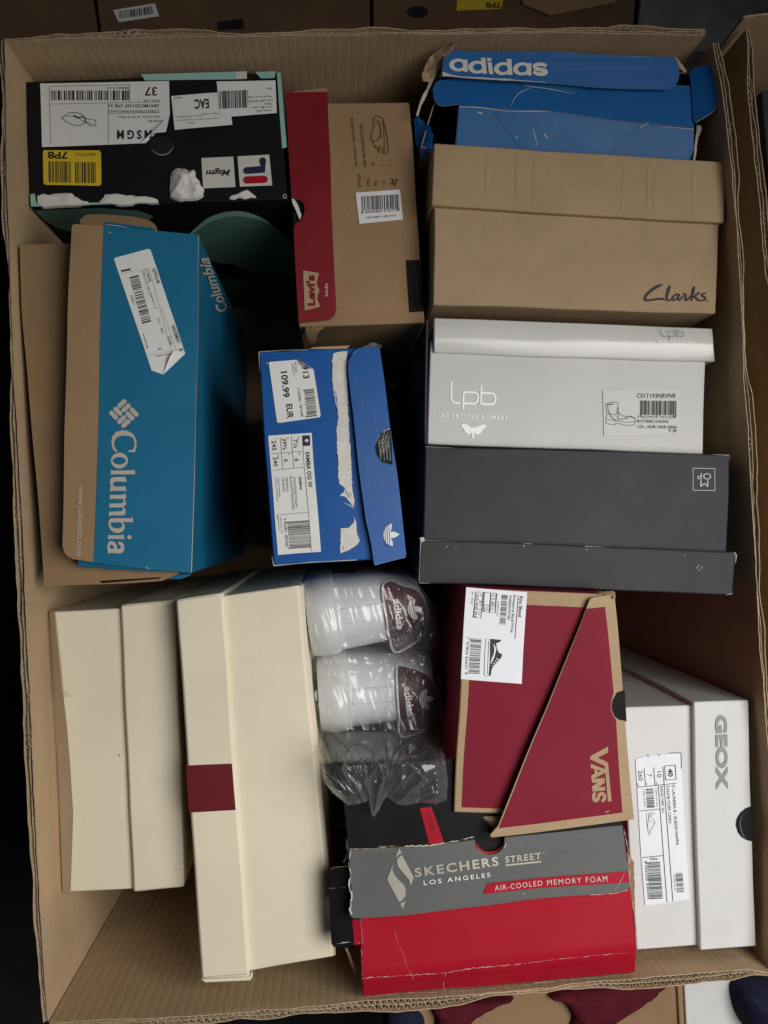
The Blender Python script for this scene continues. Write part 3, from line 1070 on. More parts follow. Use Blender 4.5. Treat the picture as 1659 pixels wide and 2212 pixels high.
# ================================================================== kraft lidded box
root = thing("shoe_box", "plain kraft shoe box with dark script lettering and creased lid, on the right", "shoe box", mid(K, [(215, 617), (1432, 1355)]), GB, 14)
q = [(218, 850), (1447, 930), (1433, 1357), (214, 1316)]
HB = -0.026
S = Surf.px(K, q, HB)
slab("body", rows_of(q, HB), BASE, 'kraft', root, K)
q2 = [(216, 617), (1476, 699), (1469, 963), (206, 887)]
HL = HB + 0.008
SL = Surf.px(K, q2, HL)
ld = slab("lid", rows_of(q2, HL), BASE + 0.003, 'kraft', root, K)
for x0, y0, x1, y1, w in ((448, 650, 446, 880, 9), (655, 668, 650, 905, 12), (575, 655, 572, 890, 5), (1040, 700, 1030, 925, 10), (1178, 720, 1168, 940, 13), (1140, 705, 1138, 935, 5), (1340, 705, 1332, 945, 8), (1185, 722, 1240, 693, 6), (1205, 722, 1262, 694, 5), (1225, 724, 1285, 696, 5), (1250, 724, 1305, 697, 4), (660, 668, 720, 655, 6)):
    # pressed ridges left by a crushed flap
    bm = bmesh.new()
    d = Vector((x1 - x0, y1 - y0)).normalized()
    nn = Vector((-d.y, d.x)) * w * 1.1
    N = 8
    R = []
    for k in range(N + 1):
        t = k / N
        e = math.sin(math.pi * t) ** 0.6
        x, y = lerp(x0, x1, t), lerp(y0, y1, t)
        R.append([bm.verts.new(SL.hit(*K2(K, (x + nn.x * e, y + nn.y * e)), 0.0001)), bm.verts.new(SL.hit(*K2(K, (x, y)), 0.0001 + 0.0009 * e)), bm.verts.new(SL.hit(*K2(K, (x - nn.x * e, y - nn.y * e)), 0.0001))])
    for k in range(N):
        for j in range(2):
            try:
                bm.faces.new((R[k][j], R[k][j + 1], R[k + 1][j + 1], R[k + 1][j]))
            except ValueError:
                pass
    bmesh.ops.recalc_face_normals(bm, faces=bm.faces)
    finish("crease", bm, 'kraft', ld, smooth=180)
G4 = crop(0.10648, 1374.7, 599)
i = Ink(S, G4, 0.0006)
i.l([(528, 150), (440, 178), (330, 240), (220, 330), (165, 420), (190, 462), (300, 460), (430, 440), (530, 445), (585, 476)], [10, 62, 58, 55, 50, 48, 46, 44, 44, 8], 5)
i.l([(672, 172), (640, 260), (612, 370), (612, 440), (640, 475), (690, 460), (730, 410)], [30, 62, 52, 44, 40, 28, 20], 5)
i.l([(862, 362), (800, 360), (735, 410), (725, 460), (760, 475), (820, 430), (860, 370), (840, 430), (860, 475), (900, 450), (935, 390)], [30, 36, 36, 38, 36, 30, 34, 34, 36, 30, 22], 5)
i.l([(935, 360), (975, 355), (990, 400), (985, 460), (1010, 485), (1050, 450), (1090, 390)], [30, 36, 42, 40, 34, 30, 24], 5)
i.l([(1158, 205), (1145, 280), (1120, 400), (1108, 495)], [30, 58, 50, 40], 4)
i.l([(1275, 325), (1220, 370), (1165, 410), (1200, 440), (1250, 485), (1275, 495)], [34, 40, 34, 38, 42, 30], 4)
i.l([(1400, 345), (1345, 355), (1315, 390), (1370, 420), (1395, 455), (1350, 490), (1285, 492)], [34, 36, 38, 40, 40, 36, 24], 5)
i.p(ell(1440, 495, 14, 14, 10))
i.build("lettering", 'black_ink', root)

# ================================================================== white glossy box
K = crop(0.5, 829.4, 660.5)
root = thing("shoe_box", "glossy white shoe box with silver moth emblem and boot drawing label", "shoe box", mid(K, [(200, 60), (1390, 637)]), GB, 15, 0.0013)
q = [(202, 150), (1392, 195), (1379, 640), (190, 600)]
HB = -0.040
S = Surf.px(K, q, HB)
slab("body", rows_of(q, HB), BASE, 'white_satin', root, K)
q2 = [(216, 52), (1420, 98), (1432, 243), (218, 203)]
HL = [-0.034, -0.034, -0.030, -0.030]
SL = Surf.px(K, q2, HL)
ld = slab("lid", [[(216, 52, -0.037), (820, 74, -0.036), (1420, 98, -0.036)], [(217, 100, -0.031), (820, 122, -0.031), (1424, 146, -0.030)], [(217, 155, -0.031), (820, 178, -0.0315), (1428, 198, -0.030)], [(218, 203, -0.036), (820, 224, -0.036), (1432, 243, -0.036)]], BASE + 0.003, 'white_gloss', root, K, step=0.008)
SL = Surf.px(K, [(217, 100), (1424, 146), (1428, 198), (217, 155)], -0.0300)
# dark end panel towards the middle of the carton
A, B = S.c[0], S.c[3]
TLp = at(*K2(K, (205, 66)), HB)
EP = [Vector((TLp.x - 0.006, TLp.y, RIM + HB + 0.001)), Vector((B.x - 0.003, B.y, RIM + HB - 0.002)), Vector((B.x - 0.003, B.y, RIM + BASE + 0.004)), Vector((TLp.x - 0.006, TLp.y, RIM + BASE + 0.004))]
bm = bmesh.new()
vs_ = [bm.verts.new(p) for p in EP] + [bm.verts.new(p + Vector((0.0025, 0, 0))) for p in EP]
bm.faces.new(vs_[:4])
bm.faces.new(vs_[4:])
for a in range(4):
    bm.faces.new((vs_[a], vs_[(a + 1) % 4], vs_[(a + 1) % 4 + 4], vs_[a + 4]))
refine(bm, 0.03)
bmesh.ops.recalc_face_normals(bm, faces=bm.faces)
finish("end_panel", bm, 'charcoal', root)
G5 = crop(0.10184, 937.0, 814.1)
i = Ink(S, G5, 0.0006)
i.l([(380, 105), (378, 450), (395, 510), (440, 555), (500, 567), (572, 567)], 36, 3)
i.l([(630, 692), (638, 338)], 38).l([(638, 334), (860, 338), (915, 365), (945, 440), (930, 520), (880, 570), (830, 577), (640, 570)], 38, 3)
i.l([(1013, 180), (1005, 585)], 36).l([(1025, 348), (1230, 352), (1285, 380), (1312, 460), (1295, 530), (1235, 586), (1005, 582)], 38, 3)
i.t("LES PETITES BOMBES", 832, 848, 1450, 78, 1.6, 0.012, 0, 1.35)
i.p([(590, 1020), (640, 1005), (720, 1030), (790, 1065), (825, 1100), (850, 1045), (875, 1095), (920, 1065), (1000, 1035), (1080, 1018), (1116, 1030), (1112, 1065), (1040, 1130), (1030, 1180), (965, 1225), (920, 1235), (880, 1190), (868, 1230), (872, 1290), (848, 1318), (822, 1290), (828, 1230), (815, 1190), (770, 1235), (720, 1205), (670, 1170), (660, 1130), (610, 1070)])
i.build("emblem", 'foil', root)
i = Ink(SL, K, 0.0006).l([(1198, 98), (1198, 120), (1206, 130), (1222, 132)], 2.6, 3).l([(1230, 150), (1230, 108), (1255, 108), (1264, 120), (1255, 132), (1230, 132)], 2.6).l([(1270, 92), (1270, 133), (1288, 133), (1296, 121), (1288, 110), (1270, 110)], 2.6).build("lid_logo", 'grey_ink', ld)
Ink(SL, K, 0.0006).t("LES PETITES BOMBES", 1252, 155, 148, 9, 1.5, 0.02, 0, 1.2).build("lid_lettering", 'foil', ld)
lb = sticker("size_label", S, K, [(945, 366), (1276, 360), (1278, 552), (948, 565)], 'clear_label', root)
i = Ink(S, K)
i.t("C01T193NRVNR", 1177, 388, 170, 20, 0.5, 0.012).bars(1184, 440, 158, 62, 1, 34, 8, seed=21).t("3 665925 392202", 1176, 479, 168, 11, 1).t("BOTTINES GODIVA", 1160, 498, 138, 13, 1, 0.012).t("COL.: -NOIR / NOIR VERNI-", 1180, 522, 174, 13, 1, 0.012).t("T: 39", 1244, 539, 36, 14, 1, 0.03)
i.build("lettering", 'black_ink', lb)
i = Ink(S, K)
i.l([(958, 425), (1005, 418), (1010, 440), (1014, 465), (1045, 480), (1075, 480), (1084, 492), (1078, 512), (1050, 516), (1000, 508), (995, 514), (960, 510), (957, 490), (962, 460)], 2.2, 3, True)
i.l([(958, 492), (1000, 497), (1050, 503), (1082, 498)], 2, 3).l([(965, 430), (972, 465), (1000, 470), (1008, 440)], 2.2, 3).l([(968, 462), (985, 485), (1010, 500)], 3, 3).l([(1012, 462), (1010, 490), (1050, 485)], 3, 3).l([(1040, 482), (1060, 475), (1082, 486)], 3, 3).l([(962, 428), (990, 425)], 4)
i.build("boot_drawing", 'black_ink', lb)

# ================================================================== charcoal box
root = thing("shoe_box", "matte charcoal shoe box with small framed monogram, lid towards the bottom", "shoe box", mid(K, [(180, 605), (1508, 1248)]), GB, 16)
q = [(180, 606), (1493, 643), (1483, 1090), (168, 1040)]
HB = -0.020
S = Surf.px(K, q, HB)
slab("body", rows_of(q, HB), BASE, 'charcoal', root, K)
q2 = [(160, 1013), (1525, 1061), (1508, 1248), (152, 1198)]
HL = HB + 0.009
SL = Surf.px(K, q2, HL)
ld = slab("lid", rows_of(q2, HL), BASE + 0.003, 'charcoal', root, K)
i = Ink(S, K, 0.0006).l([(1334, 701), (1427, 703), (1426, 797), (1333, 795)], 2.4, 0, True).t("M", 1381, 767, 34, 27, 181).t("OP", 1381, 736, 60, 27, 181)
i.build("monogram", 'offwhite', root)
rnd = random.Random(5)
i = Ink(SL, K, 0.0004)
for x, y in ((270, 1040), (310, 1044), (605, 1040), (878, 1052), (1300, 1075), (1358, 1120), (1372, 1130), (1362, 1138), (1352, 1130)):
    i.p([(x + rnd.uniform(2, 6) * math.cos(a), y + rnd.uniform(2, 5) * math.sin(a)) for a in (0, 1, 2, 3, 4, 5)])
i.l([(162, 1013), (300, 1018)], [2, .5]).l([(870, 1039), (960, 1042)], [3, .5]).l([(1516, 1062), (1525, 1075), (1521, 1110)], [5, 6, 1.5]).l([(1506, 1240), (1480, 1247)], [5, 2]).l([(153, 1196), (200, 1200)], [4, 1]).l([(159, 1016), (156, 1100), (153, 1190)], [5, 2, 3])
i.l([(600, 1029), (640, 1031)], [1, 3])
i.build("edge_wear", 'geox_grey', ld)
Ink(S, K, 0.0004).l([(1420, 642), (1490, 645), (1492, 665)], [1, 4, 1]).l([(182, 607), (300, 611)], [3, 1]).build("edge_wear", 'geox_grey', root)
panel("crushed_corner", SL, K, [(155, 1005), (172, 1000), (176, 1014), (160, 1022)], 0.003, 'torn', ld, lift=0.001, jag=2)

# ================================================================== teal and kraft box, left
K = crop(0.3957, 0, 430)
root = thing("shoe_box", "teal blue and kraft shoe box with diagonal white sticker, half open on the left", "shoe box", mid(K, [(400, 150), (1045, 2045)]), GB, 17)
HB = 0.006
q = [(520, 215), (1086, 196), (1046, 2046), (420, 2010)]
slab("body", rows_of(q, HB), BASE, 'teal', root, K)
SK = Surf.px(K, [(100, 250), (600, 240), (985, 2045), (240, 2115)], [-0.014, -0.006, -0.006, -0.012])
panel("back_flap", SK, K, [(104, 256), (125, 250), (392, 243), (600, 240), (800, 2000), (985, 2045), (890, 2086), (700, 2098), (545, 2105), (242, 2116), (210, 1700), (190, 1450), (150, 950), (122, 600)], 0.002, 'kraft_warm', root)
Ink(SK, K, 0.0006).p([(548, 2085), (880, 2066), (884, 2074), (560, 2098)]).build("slot", 'hole', root)
S = Surf.px(K, [(398, 140), (1086, 196), (1046, 2046), (345, 1975)], [HB + 0.012, HB + 0.003, HB + 0.003, HB + 0.012])
out = [(392, 152), (398, 142), (412, 138), (565, 146), (850, 172), (1086, 196), (1078, 1000), (1046, 2046), (800, 2018), (520, 1985), (400, 1968), (372, 1955), (350, 1930), (340, 1890), (352, 1300), (362, 1000), (378, 500)]
tp = panel("top_flap", S, K, out, 0.002, 'kraft_warm', root)
Ink(S, K, 0.0004).p([(565, 147), (850, 173), (1085, 197), (1077, 1000), (1045, 2045), (800, 2017), (516, 1984), (538, 1200), (552, 600)]).build("blue_print", 'teal', tp, 0.025)
ST_ = Surf.px(K, [(430, 80), (860, 90), (860, 180), (430, 160)], [HB - 0.006, HB - 0.006, HB + 0.006, HB + 0.010])
tb = panel("tuck_tab", ST_, K, smooth_pts([(440, 135), (448, 105), (480, 87), (560, 86), (700, 96), (800, 115), (842, 138), (852, 160), (845, 176), (700, 160), (570, 152)], 3), 0.0018, 'kraft_warm', root)
Ink(ST_, K, 0.0006).p([(575, 128), (840, 162), (846, 174), (572, 152)]).build("blue_print", 'teal', tb)
Ink(S, K, 0.0009).l([(575, 142), (640, 148), (700, 158)], [3, 4, 1], 2).l([(590, 184), (606, 186)], 4).l([(1083, 205), (1080, 420)], [3, 1]).l([(1075, 1000), (1062, 1500), (1047, 2040)], [1, 3, 5]).l([(800, 2008), (822, 2020)], 4).build("edge_wear", 'offwhite_dim', tp)
panel("side_flap", Surf.px(K, [(880, 2040), (1060, 2040), (1060, 2080), (880, 2080)], HB - 0.02), K, [(885, 2052), (1046, 2050), (1030, 2062), (985, 2078), (890, 2074)], 0.002, 'teal', root)
# lettering
G1 = crop(0.166667, 222.7, 844.8)
i = Ink(S, G1, 0.0010)
i.p([(150, 785), (120, 740), (105, 660), (115, 590), (160, 530), (240, 507), (320, 515), (390, 560), (430, 640), (432, 710), (412, 795), (325, 788), (325, 770), (385, 760), (408, 700), (405, 650), (380, 600), (320, 578), (250, 575), (180, 595), (145, 640), (140, 700), (160, 755), (185, 775), (180, 788)])
i.p(ell(210, 903, 110, 105), [ell(208, 905, 84, 50)])
i.p([(98, 1025), (120, 1033), (400, 1030), (408, 1018), (418, 1086), (400, 1083), (125, 1083), (100, 1092)])
i.p([(285, 1110), (312, 1180), (165, 1177), (132, 1195), (130, 1220), (150, 1243), (275, 1243), (285, 1228), (306, 1298), (125, 1297), (97, 1311), (93, 1250), (110, 1243), (92, 1215), (90, 1170), (105, 1130), (150, 1118), (275, 1118)])
i.p([(290, 1328), (305, 1395), (280, 1400), (300, 1440), (300, 1480), (265, 1500), (295, 1540), (298, 1590), (270, 1615), (110, 1612), (83, 1630), (83, 1560), (105, 1568), (240, 1562), (262, 1545), (262, 1520), (240, 1512), (110, 1512), (88, 1525), (88, 1455), (108, 1464), (245, 1458), (268, 1440), (265, 1410), (245, 1400), (110, 1400), (92, 1418), (92, 1345), (112, 1352), (270, 1348), (280, 1338)])
i.p([(385, 1635), (400, 1702), (255, 1700), (285, 1730), (292, 1770), (270, 1815), (220, 1840), (160, 1838), (105, 1800), (78, 1740), (80, 1680), (110, 1652), (365, 1652)], [[(120, 1705), (230, 1702), (258, 1730), (255, 1760), (220, 1780), (150, 1780), (110, 1750), (105, 1722)]])
i.p([(270, 1850), (290, 1918), (110, 1915), (78, 1930), (76, 1865), (95, 1872), (255, 1868)]).p(ell(352, 1893, 28, 28, 14))
i.p([(205, 1985), (215, 1950), (260, 1960), (285, 2000), (285, 2060), (260, 2095), (230, 2105), (110, 2095), (80, 2110), (70, 2060), (68, 2000), (85, 1955), (120, 1945), (160, 1955), (190, 2000), (195, 2045), (230, 2045), (245, 2020), (235, 1995)], [[(110, 2045), (95, 2015), (110, 1990), (140, 2000), (160, 2042)]])
i.build("wordmark", 'offwhite_dim', tp)


def pill(ink, x, y, L, w, ang):
    a = math.radians(ang)
    pts = []
    for k in range(9):
        t = -math.pi / 2 + math.pi * k / 8
        pts.append((L / 2 - w / 2 + w / 2 * math.cos(t), w / 2 * math.sin(t)))
    for k in range(9):
        t = math.pi / 2 + math.pi * k / 8
        pts.append((-L / 2 + w / 2 + w / 2 * math.cos(t), w / 2 * math.sin(t)))
    ink.p([(x + px_ * math.cos(a) - py_ * math.sin(a), y + px_ * math.sin(a) + py_ * math.cos(a)) for px_, py_ in pts])


i = Ink(S, G1, 0.0010)
for x, y, a in ((243, 165, -41), (297, 220, -41), (190, 262, 46), (135, 312, 46), (402, 275, 46), (348, 324, 46), (241, 369, -41), (294, 420, -41)):
    pill(i, x, y, 142, 60, a)
i.build("gem_logo", 'offwhite_dim', tp)
Ink(S, K, 0.0010).t("www.columbia.com", 440, 1758, 385, 34, 91, 0.004).build("web_address", 'offwhite_dim', tp)
# sticker
G2 = crop(0.1319, 238.1, 529.9)
lb = sticker("sticker", S, G2, [(60, 225), (85, 205), (600, 60), (635, 62), (655, 85), (1230, 1775), (1228, 1785), (875, 2125), (680, 2060)], 'paper', root, 0.0012)
bent_patch("folded_corner", S, G2, [(875, 2128), (1232, 1780), (1050, 1745), (985, 1860)], 'paper', lb, [0.0005, 0.0005, 0.004, 0.005], 0.0016)
i = Ink(S, G2, 0.0017)
i.bars(490, 885, 790, 150, 74.5, 30, seed=31).t("ASTROLAB", 745, 495, 260, 58, 70, 0.015).t("[T18409]", 612, 490, 225, 60, 73).t("RANGEMENT", 1078, 1460, 310, 62, 71, 0.015).t("Outlet", 985, 1565, 155, 58, 71)
i.t("44.5", 850, 1398, 95, 42, 73).t("Noir 1x", 800, 1245, 110, 30, 73).t("Chaussure de rando - Peakfreak II - M", 640, 720, 660, 26, 71.5).t("2XL", 812, 1705, 70, 36, 170).t("Pret a partir", 865, 1805, 245, 34, 170, 0.01)
i.t("23007/1", 365, 890, 160, 40, 74).t("GRG", 1165, 1720, 70, 34, 170, 0.02).t("4550609180", 575, 1570, 260, 24, 73)
i.l([(180, 425), (330, 392)], 30)
i.build("lettering", 'black_ink', lb)
Ink(S, G2, 0.0016).seg((190, 465, 480, 400), (640, 400, 1000, 1720), (830, 1000, 1080, 1700), (650, 1810, 1210, 1690), (505, 400, 640, 830), w=4).build("rules", 'grey_ink', lb)
# right side, darker lower part and the second wordmark
A, B = at(*K2(K, q[1]), HB), at(*K2(K, q[2]), HB)
SS = Surf(A, B, Vector((B.x, B.y, RIM + BASE)), Vector((A.x, A.y, RIM + BASE)))
Ink(SS, K, 0.0010).t("Columbia", 1160, 470, 300, 56, -110.5, 0.02).build("side_wordmark", 'offwhite_dim', root)

# ================================================================== royal blue box on end
K = crop(0.2685, 506.9, 691.2)
root = thing("shoe_box", "royal blue shoe box with price sticker and torn white strip, in the middle", "shoe box", mid(K, [(190, 262), (1370, 1900)]), GB, 18, 0.0014)
HB = 0.015
q = [(190, 262), (1140, 218), (1350, 1905), (315, 1978)]
S = Surf.px(K, q, HB)
slab("body", rows_of(q, HB), BASE, 'royal', root, K)
SL = Surf.px(K, [(920, 225), (1168, 215), (1386, 1895), (1110, 1965)], [HB + 0.006, HB + 0.004, HB + 0.004, HB + 0.008])
ld = panel("lid_flap", SL, K, [(1000, 226), (1165, 216), (1205, 480), (1250, 860), (1300, 1200), (1386, 1890), (1375, 1905), (1122, 1966), (1095, 1800), (1050, 1600), (1020, 1350), (1000, 1180), (975, 950), (950, 760), (925, 580), (908, 400), (912, 330), (940, 275)], 0.005, 'royal', root, edge='royal')
hp = [(1252, 884), (1200, 905), (1152, 958), (1130, 1020), (1145, 1092), (1190, 1150), (1268, 1170), (1262, 1000)]
Ink(SL, K, 0.0004).p(hp).build("finger_hole", 'hole', ld)
i = Ink(SL, K, 0.0010)
for x, w in ((1165, 16), (1190, 22), (1215, 18), (1238, 20)):
    i.l([(x + 22, 905), (x - 4, 980), (x + 6, 1050), (x + 12, 1140)], [w * .4, w, w * .8, w * .3], 4)
i.build("bag_film", 'poly_black', ld)
Ink(SL, K, 0.0006).l([(1250, 882), (1200, 903), (1150, 957), (1128, 1020)], [6, 5, 3, 1], 3).build("hole_rim", 'torn', ld)
i = Ink(SL, K, 0.0006)
w_ = Ink(SL, K, 0.0009)
trefoil(i, w_, 1238, 1728, 96, -4)
i.build("trefoil_logo", 'paper', ld)
w_.build("logo_stripes", 'royal', ld)
i = Ink(SL, K, 0.0004)
i.l([(955, 540), (970, 470), (990, 530), (1020, 640), (1045, 900)], [2, 5, 3, 4, 1], 4).l([(960, 560), (980, 640), (1015, 700)], [1, 3, 1], 3).l([(1118, 740), (1130, 850), (1140, 930)], [6, 3, 1], 3).l([(1040, 900), (1060, 1180), (1075, 1300)], [1, 3, 1], 3).l([(1220, 1180), (1205, 1350), (1235, 1600)], [3, 2, 1], 3).l([(1115, 1260), (1130, 1420)], [6, 1]).l([(1285, 1455), (1320, 1460)], 4).l([(1065, 1400), (1120, 1660), (1150, 1680)], [1, 3, 1], 3).l([(1018, 968), (1032, 962)], 5).l([(1095, 1040), (1105, 1110)], [4, 1]).l([(1195, 820), (1205, 835)], 5).l([(1125, 1966), (1260, 1935), (1380, 1905)], [8, 4, 7], 3).l([(1000, 228), (950, 270)], [4, 8])
i.build("scratches", 'blue_scratch', ld)
# crushed plastic-like card at the top edge
SC = Surf.px(K, [(940, 170), (1180, 170), (1180, 290), (940, 290)], [HB - 0.005, HB + 0.004, HB + 0.008, HB + 0.002])
panel("crushed_edge", SC, K, [(945, 265), (1000, 228), (1050, 205), (1090, 184), (1150, 190), (1178, 205), (1172, 222), (1060, 235), (1000, 255)], 0.0015, 'grey_ink', root, maxlen=0.005, jag=3, bend=crumple)
panel("inner_liner", Surf.px(K, [(590, 215), (930, 210), (930, 250), (590, 255)], HB - 0.004), K, [(596, 246), (640, 232), (920, 216), (895, 240), (760, 246)], 0.002, 'kraft', root, lift=0.0052)
# torn paper
rr = random.Random(3)


def ragged(pts, n=5, amp=6):
    o = []
    for a in range(len(pts)):
        p, r = Vector(pts[a]), Vector(pts[(a + 1) % len(pts)])
        m_ = max(1, int((r - p).length / 16))
        for k in range(m_):
            e = p.lerp(r, k / m_)
            o.append((e.x + rr.uniform(-amp, amp), e.y + rr.uniform(-amp, amp)))
    return o


i = Ink(S, K, 0.0006)
i.p(ragged([(792, 272), (782, 330), (780, 500), (800, 640), (830, 790), (820, 900), (825, 1000), (838, 1130), (838, 1250), (845, 1320), (890, 1350), (880, 1385), (848, 1410), (900, 1430), (925, 1470), (955, 1500), (962, 1470), (945, 1350), (945, 1250), (938, 1100), (925, 950), (910, 750), (905, 600), (897, 450), (898, 252), (850, 262)], amp=4))
i.p(ragged([(960, 1572), (972, 1640), (975, 1700), (1003, 1770), (975, 1810), (905, 1850), (845, 1875), (850, 1670), (910, 1668), (955, 1620)], amp=4))
i.l([(880, 1470), (955, 1505)], [3, 9]).l([(855, 1415), (875, 1400)], 8)
i.build("torn_strip", 'torn_white', root, 0.02)
i = Ink(S, K, 0.0010)
for x, y, L in ((810, 600, 60), (815, 660, 80), (822, 720, 70), (805, 740, 40), (900, 1385, 45), (915, 1410, 50), (870, 1830, 30), (930, 1400, 40), (818, 640, 30)):
    i.l([(x - 8, y - L / 2), (x, y), (x + 6, y + L / 2)], [1, 5, 1])
i.build("blue_shreds", 'royal', root)
# price sticker
lb = sticker("price_sticker", S, K, [(272, 352), (280, 346), (498, 328), (530, 342), (632, 405), (690, 775), (682, 790), (360, 836), (345, 828)], 'paper', root)
bent_patch("peeled_corner", S, K, [(500, 328), (540, 350), (632, 405), (600, 398), (550, 372)], 'paper', lb, [0, .002, .001, .006, .006], 0.0013)
i = Ink(S, K, 0.0013)
i.t("913", 570, 428, 106, 50, 83, 0.02).t("109.99", 408, 528, 210, 54, 84, 0.025).t("EUR", 447, 742, 115, 50, 84, 0.025).bars(610, 675, 222, 78, 83, 30, 14, seed=41).t("4 066801 487648", 530, 670, 232, 20, 82).t("NF 25/26", 492, 388, 82, 16, 83).t("JR8842 39+5", 470, 408, 95, 14, 83)
i.build("lettering", 'black_ink', lb)
# size label
lb = sticker("size_label", S, K, [(275, 937), (622, 915), (692, 1865), (350, 1892)], 'paper', root)
i = Ink(S, K, 0.0013)
i.p([(550, 937), (608, 935), (613, 1018), (553, 1022)])
i.t("SAMBA OG W", 602, 1208, 285, 34, 86, 0.025).t("245", 323, 1016, 78, 36, 86, 0.012).t("39⅓", 408, 1005, 90, 36, 86, 0.012).t("7½", 495, 1002, 72, 36, 86, 0.012).t("240", 333, 1145, 75, 34, 86, 0.012).t("6", 420, 1136, 22, 34, 86, 0.012).t("6", 505, 1132, 22, 34, 86, 0.012)
i.t("JR8842", 530, 1315, 108, 26, 86, 0.02).t("OWHITE/EARSTR/GUM3", 492, 1388, 240, 18, 86).t("BLACAS/STRTER/GOMME3", 465, 1395, 265, 18, 86).t("ORIGINALS", 425, 1325, 112, 18, 86).t("ORIGINALS", 396, 1328, 112, 18, 86).t("MADE IN INDONESIA", 360, 1350, 155, 11, 86).t("FABRIQUE EN INDONESIE", 340, 1365, 190, 11, 86)
i.t("US", 520, 955, 24, 14, 86).t("F", 432, 955, 10, 14, 86).t("J", 345, 960, 10, 14, 86).t("UK", 527, 1082, 24, 14, 86).t("D", 442, 1085, 12, 14, 86).t("CHN", 356, 1105, 36, 14, 86)
i.bars(520, 1728, 218, 172, 86, 32, 12, seed=43).t("4 066801 487648", 415, 1710, 230, 22, 86).t("SAN-RSB 095/112230", 378, 1655, 130, 9, 86).t("MQ66801487648", 358, 1640, 110, 9, 86)
i.seg((460, 940, 480, 1200), (372, 950, 392, 1205), (548, 935, 565, 1195), (300, 1082, 552, 1062), (312, 1212, 566, 1190), (566, 1190, 595, 1552), (345, 1568, 595, 1550), (595, 1552, 616, 1862), (345, 1568, 350, 1600), w=3)
i.build("lettering", 'black_ink', lb)
trefoil(*(lambda a: (a, Ink(S, K, 0.0018)))(Ink(S, K, 0.0016)), 0, 0, 1, 0)
Ink(S, K, 0.0016).p([(565, 978), (585, 962), (600, 978), (585, 994)]).p([(570, 985), (580, 970), (590, 985)]).build("label_logo", 'paper', lb)
Ink(S, K, 0.0005).l([(192, 264), (400, 250), (590, 246)], [5, 2, 4]).l([(192, 264), (200, 420)], [5, 1]).l([(315, 1976), (500, 1962), (620, 1950), (700, 1945), (980, 1925)], [8, 3, 6, 4, 6]).l([(255, 350), (262, 360)], 8).l([(300, 1900), (316, 1975)], [1, 6]).build("edge_wear", 'torn', root)

# ================================================================== cream boxes
K = crop(0.4515, 46.1, 1213.4)
root = thing("shoe_box", "plain cream shoe box with dented left edge beside the carton's left wall", "shoe box", mid(K, [(135, 235), (775, 1560)]), GB, 19)
HB = -0.046
rows = [[(132, 236, HB - 0.016), (160, 240, HB), (500, 220, HB)], [(136, 330, HB - 0.020), (178, 420, HB), (505, 400, HB)], [(160, 750, HB - 0.022), (222, 800, HB), (512, 780, HB)], [(182, 1200, HB - 0.022), (250, 1200, HB), (540, 1180, HB)], [(198, 1584, HB - 0.014), (238, 1582, HB), (560, 1560, HB)]]
slab("body", rows, BASE, 'cream', root, K)
q2 = [(470, 206), (734, 182), (776, 1558), (535, 1580)]
HL = HB + 0.006
SL = Surf.px(K, q2, HL)
ld = slab("lid", rows_of(q2, HL), BASE + 0.003, 'cream', root, K, bevel=0.003)
S = Surf.px(K, [(160, 240), (500, 220), (560, 1560), (238, 1582)], HB)
Ink(S, K, 0.0005).l([(468, 930), (474, 920)], 3).build("speck", 'black_ink', root)
Ink(SL, K, 0.0005).l([(735, 1470), (739, 1466)], 3).build("speck", 'black_ink', ld)

root = thing("boot_box", "tall cream box with a maroon band across its lid, left of the wrapped sneakers", "shoe box", mid(K, [(738, 180), (1505, 1890)]), GB, 20)
HB = -0.016
q = [(940, 165), (1336, 112), (1505, 1888), (1060, 1965)]
rows = [[(940, 165, HB), (1320, 112, HB), (1345, 116, HB - 0.012)], [(985, 800, HB), (1385, 780, HB), (1408, 780, HB - 0.008)], [(1060, 1965, HB), (1490, 1892, HB), (1506, 1886, HB - 0.008)]]
slab("body", rows, BASE, 'cream', root, K, bevel=0.003)
q2 = [(738, 182), (965, 146), (1092, 1992), (862, 2002)]
HL = HB + 0.006
SL = Surf.px(K, q2, HL)
ld = slab("lid", rows_of(q2, HL), BASE + 0.003, 'cream', root, K, bevel=0.003)
Ink(SL, K, 0.0006).p([(789, 976), (1009, 965), (1026, 1189), (803, 1200)]).build("maroon_band", 'maroon', ld, 0.02)
A, B = SL.c[0], SL.c[3]
SSd = Surf(A, B, Vector((B.x, B.y, RIM + BASE)), Vector((A.x, A.y, RIM + BASE)))
SLo = Surf.px(K, [(860, 1980), (1092, 1970), (1100, 1995), (864, 2006)], HL - 0.003)
panel("lid_lip", SLo, K, [(862, 1996), (1092, 1984), (1102, 1960), (1106, 1986), (1096, 2002), (880, 2010)], 0.004, 'cream', ld)
Ink(SL, K, 0.0005).l([(866, 1985), (1086, 1970)], 2.5).build("lid_seam", 'offwhite_dim', ld)

# ================================================================== sneakers and their bag
K = crop(0.2638, 645.1, 1213.4)


